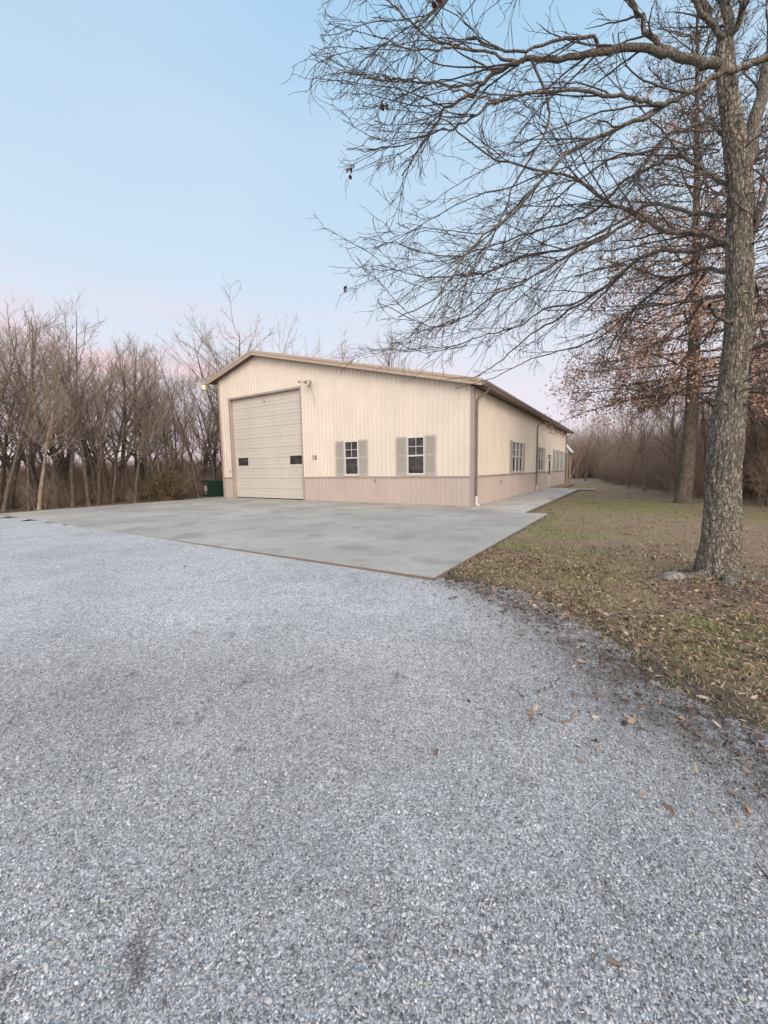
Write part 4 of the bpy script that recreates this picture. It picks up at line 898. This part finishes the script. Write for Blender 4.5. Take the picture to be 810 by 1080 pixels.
# turf blades
N = 110000; y = rg.uniform(.5, 22, N)**1.0; y = .5+(y-.5)*rg.uniform(.12, 1, N); x = np.array([edge_x(min(t, 7)) for t in y])+rg.gamma(1.7, 1.7, N)-.05
keep = np.array([(not on_slab(a, b)) and UV(a, b)[0] < -2.28 and a < 16 and fbm(a, b, .8, 3, 12)+.22 > rg.uniform(-.15, .4) for a, b in zip(x, y)]); x = x[keep]; y = y[keep]; N = len(x)
z = np.array([lawn_z(a, b) for a, b in zip(x, y)]); az = rg.uniform(0, 6.28, N); h = rg.uniform(.012, .042, N)*(1+1.3*np.array([max(0, fbm(a, b, 4, 2, 90)) for a, b in zip(x, y)])); le = rg.normal(size=(N, 2))*.03; w = rg.uniform(.0015, .0035, N)*(1+y*.12)
b0 = np.stack([x-np.cos(az)*w, y-np.sin(az)*w, z], 1); b1 = np.stack([x+np.cos(az)*w, y+np.sin(az)*w, z], 1); tip = np.stack([x+le[:, 0], y+le[:, 1], z+h], 1)
o = mesh_np('grass_blades', np.stack([b0, b1, tip], 1).reshape(-1, 3), np.arange(N*3).reshape(-1, 3), 'blade'); tag(o, 'short dry and greenish grass of the lawn', None, None, 'stuff')
# crushed stone lying on the drive, near the viewer
t_ = (1+5**.5)/2
ICO = np.array([(-1, t_, 0), (1, t_, 0), (-1, -t_, 0), (1, -t_, 0), (0, -1, t_), (0, 1, t_), (0, -1, -t_), (0, 1, -t_), (t_, 0, -1), (t_, 0, 1), (-t_, 0, -1), (-t_, 0, 1)])/1.9
ICF = np.array([(0, 11, 5), (0, 5, 1), (0, 1, 7), (0, 7, 10), (0, 10, 11), (1, 5, 9), (5, 11, 4), (11, 10, 2), (10, 7, 6), (7, 1, 8), (3, 9, 4), (3, 4, 2), (3, 2, 6), (3, 6, 8), (3, 8, 9), (4, 9, 5), (2, 4, 11), (6, 2, 10), (8, 6, 7), (9, 8, 1)])
OCT = np.array([(1, 1, 1), (-1, -1, 1), (-1, 1, -1), (1, -1, -1), (1.5, -.6, .6), (-1.2, .6, .9), (-.3, -1.5, -.2), (.4, 1.4, -.3)])/1.75
OCF = np.array([(0, 5, 1), (0, 1, 4), (4, 1, 6), (4, 6, 3), (0, 4, 3), (0, 3, 7), (0, 7, 5), (5, 7, 2), (5, 2, 1), (1, 2, 6), (6, 2, 3), (3, 2, 7)])
def stones(X, Y, Z, size, ICO, ICF):
    m_ = len(ICO); n = len(X); V = ICO[None]*(1+rg.normal(size=(n, m_, 1))*.16)+rg.normal(size=(n, m_, 3))*.08
    V = V*(size*.5)[:, None, None]*np.stack([rg.uniform(.8, 1.5, n), rg.uniform(.65, 1.0, n), rg.uniform(.4, .8, n)], 1)[:, None, :]
    a = rg.uniform(0, 6.28, n); b = rg.normal(size=n)*.35; c, s = np.cos(b)[:, None], np.sin(b)[:, None]
    V = np.stack([V[:, :, 0]*c-V[:, :, 2]*s, V[:, :, 1], V[:, :, 0]*s+V[:, :, 2]*c], 2); c, s = np.cos(a)[:, None], np.sin(a)[:, None]
    V = np.stack([V[:, :, 0]*c-V[:, :, 1]*s, V[:, :, 0]*s+V[:, :, 1]*c, V[:, :, 2]], 2)+np.stack([X, Y, Z], 1)[:, None, :]
    return V.reshape(-1, 3), (ICF[None]+np.arange(n)[:, None, None]*m_).reshape(-1, 3)
sp = .0080; gx, gy = np.meshgrid(np.arange(-7.5, 3.0, sp), np.arange(.45, 4.0, sp)); gx = gx.ravel(); gy = gy.ravel()
ok = (abs(gx) < .98*(gy+.45)+.5) & (rg.random(len(gx)) < np.clip((4.0-gy)/1.6, 0, 1)*.92); gx = gx[ok]; gy = gy[ok]
gx = gx+rg.normal(size=len(gx))*sp*.4; gy = gy+rg.normal(size=len(gy))*sp*.4
ex = np.interp(gy, [e[1] for e in EDGE], [e[0] for e in EDGE]); dd_ = ex-gx
u_, v__ = UV(gx, gy); ok = (v__ < -10.14) & (rg.random(len(gx)) < np.clip((dd_+.45)/.75, .0, 1)) & (dd_ > -.4); gx = gx[ok]; gy = gy[ok]; n = len(gx)
# heights from a coarse lookup
hx = np.arange(-8, 3.6, .12); hy = np.arange(.2, 6.2, .12); HT = np.array([[surf(a, b) for a in hx] for b in hy])
ix = (gx-hx[0])/.12; iy = (gy-hy[0])/.12; i0 = ix.astype(int); j0 = iy.astype(int); fx_ = ix-i0; fy_ = iy-j0
gz_ = HT[j0, i0]*(1-fx_)*(1-fy_)+HT[j0, i0+1]*fx_*(1-fy_)+HT[j0+1, i0]*(1-fx_)*fy_+HT[j0+1, i0+1]*fx_*fy_
sz = rg.gamma(8, .00098, n); print('stones', n)
zz_ = gz_+sz*.12+rg.random(n)*.004; sz = np.clip(sz, .0055, .022); nr = gy < 1.35
V1, F1 = stones(gx[nr], gy[nr], zz_[nr], sz[nr], ICO, ICF); V2, F2 = stones(gx[~nr], gy[~nr], zz_[~nr], sz[~nr], OCT, OCF)
VS = np.concatenate([V1, V2]); o = mesh_np('gravel_stones', VS, np.concatenate([F1, F2+len(V1)]), 'stones'); dirt_attr(o, VS[:, 0], VS[:, 1]); tag(o, 'loose crushed grey stone on the driveway', None, None, 'stuff')

n = 520; u_ = rg.uniform(-2.9, 9, n); v_ = -10.1+rg.exponential(.16, n); P_ = np.array([W(a, b_, .003) for a, b_ in zip(u_, v_)]); sz = np.clip(rg.gamma(7, .0014, n), .005, .02)
V1, F1 = stones(P_[:, 0], P_[:, 1], P_[:, 2]+sz*.3, sz, ICO, ICF); tag(mesh_np('spilled_stones', V1, F1, 'stones'), 'few loose gravel stones spilled onto the concrete edge', None, None, 'stuff')
# field stone, fallen branches, sticks
def rock(name, x, y, sx, sy, sz_, label, seed):
    import bmesh
    b = bmesh.new(); bmesh.ops.create_icosphere(b, subdivisions=4, radius=1)
    for v_ in b.verts:
        p = v_.co.copy(); q = 1+.22*noise.noise(p*1.1+Vector((seed, 0, 0)))+.07*noise.noise(p*3.5+Vector((0, seed, 0))); v_.co = Vector((p.x*sx*q, p.y*sy*q, max(p.z, -.5)*sz_*q))
    me = bpy.data.meshes.new(name); b.to_mesh(me); b.free(); me.materials.append(M['rock'])
    for p in me.polygons: p.use_smooth = True
    o = link(name, me); o.location = (x, y, surf(x, y)+sz_*.25); o.rotation_euler[2] = .3; tag(o, label, 'rock')
rock('field_stone', 3.86, 5.12, .155, .10, .075, 'flat grey stone lying beside the foot of the big oak', 2)
def stick(x, y, az, L, r, label, side=2, name='fallen_stick'):
    P, q = grow((0, 0, 0), (math.cos(az), math.sin(az), 0), L, r, r*.4, 9, .09, 0); P[:, 2] = 0
    for p in P: p[2] = surf(x+p[0], y+p[1])+r*.8+.006
    P[:, 2] = np.convolve(np.pad(P[:, 2], 2, 'edge'), np.ones(5)/5, 'valid')
    T = Tubes(); T.add(P, q, 7)
    for _ in range(side):
        a, d = at_t(P, rng.uniform(.3, .8)); S, s_ = grow(a, unit(d+perp(d)*.6*np.array([1, 1, .2])), L*rng.uniform(.15, .35), r*.5, r*.25, 4, .1, 0)
        S[:, 2] = np.maximum(S[:, 2], a[2]); T.add(S, s_, 5)
    o = T.build(name, 'bark2'); o.location = (x, y, 0); tag(o, label, 'stick')
GX = [(1.44, 1.25, 2.0, .14, .006, 'thin dark stick lying alone on the gravel near the lower right', 0), (2.75, 3.35, -.75, 1.0, .010, 'long forked stick lying in the leaves in front of the big oak', 3),
      (4.85, 4.95, -.35, .9, .030, 'thick bare root-like branch on the ground right of the oak trunk', 1), (2.2, 5.35, -.15, .22, .028, 'short pale piece of wood on the lawn near the concrete corner', 0), (3.0, 2.75, .1, .45, .007, 'thin crooked stick among leaves at the lawn edge', 2)]
for a in GX: stick(*a)
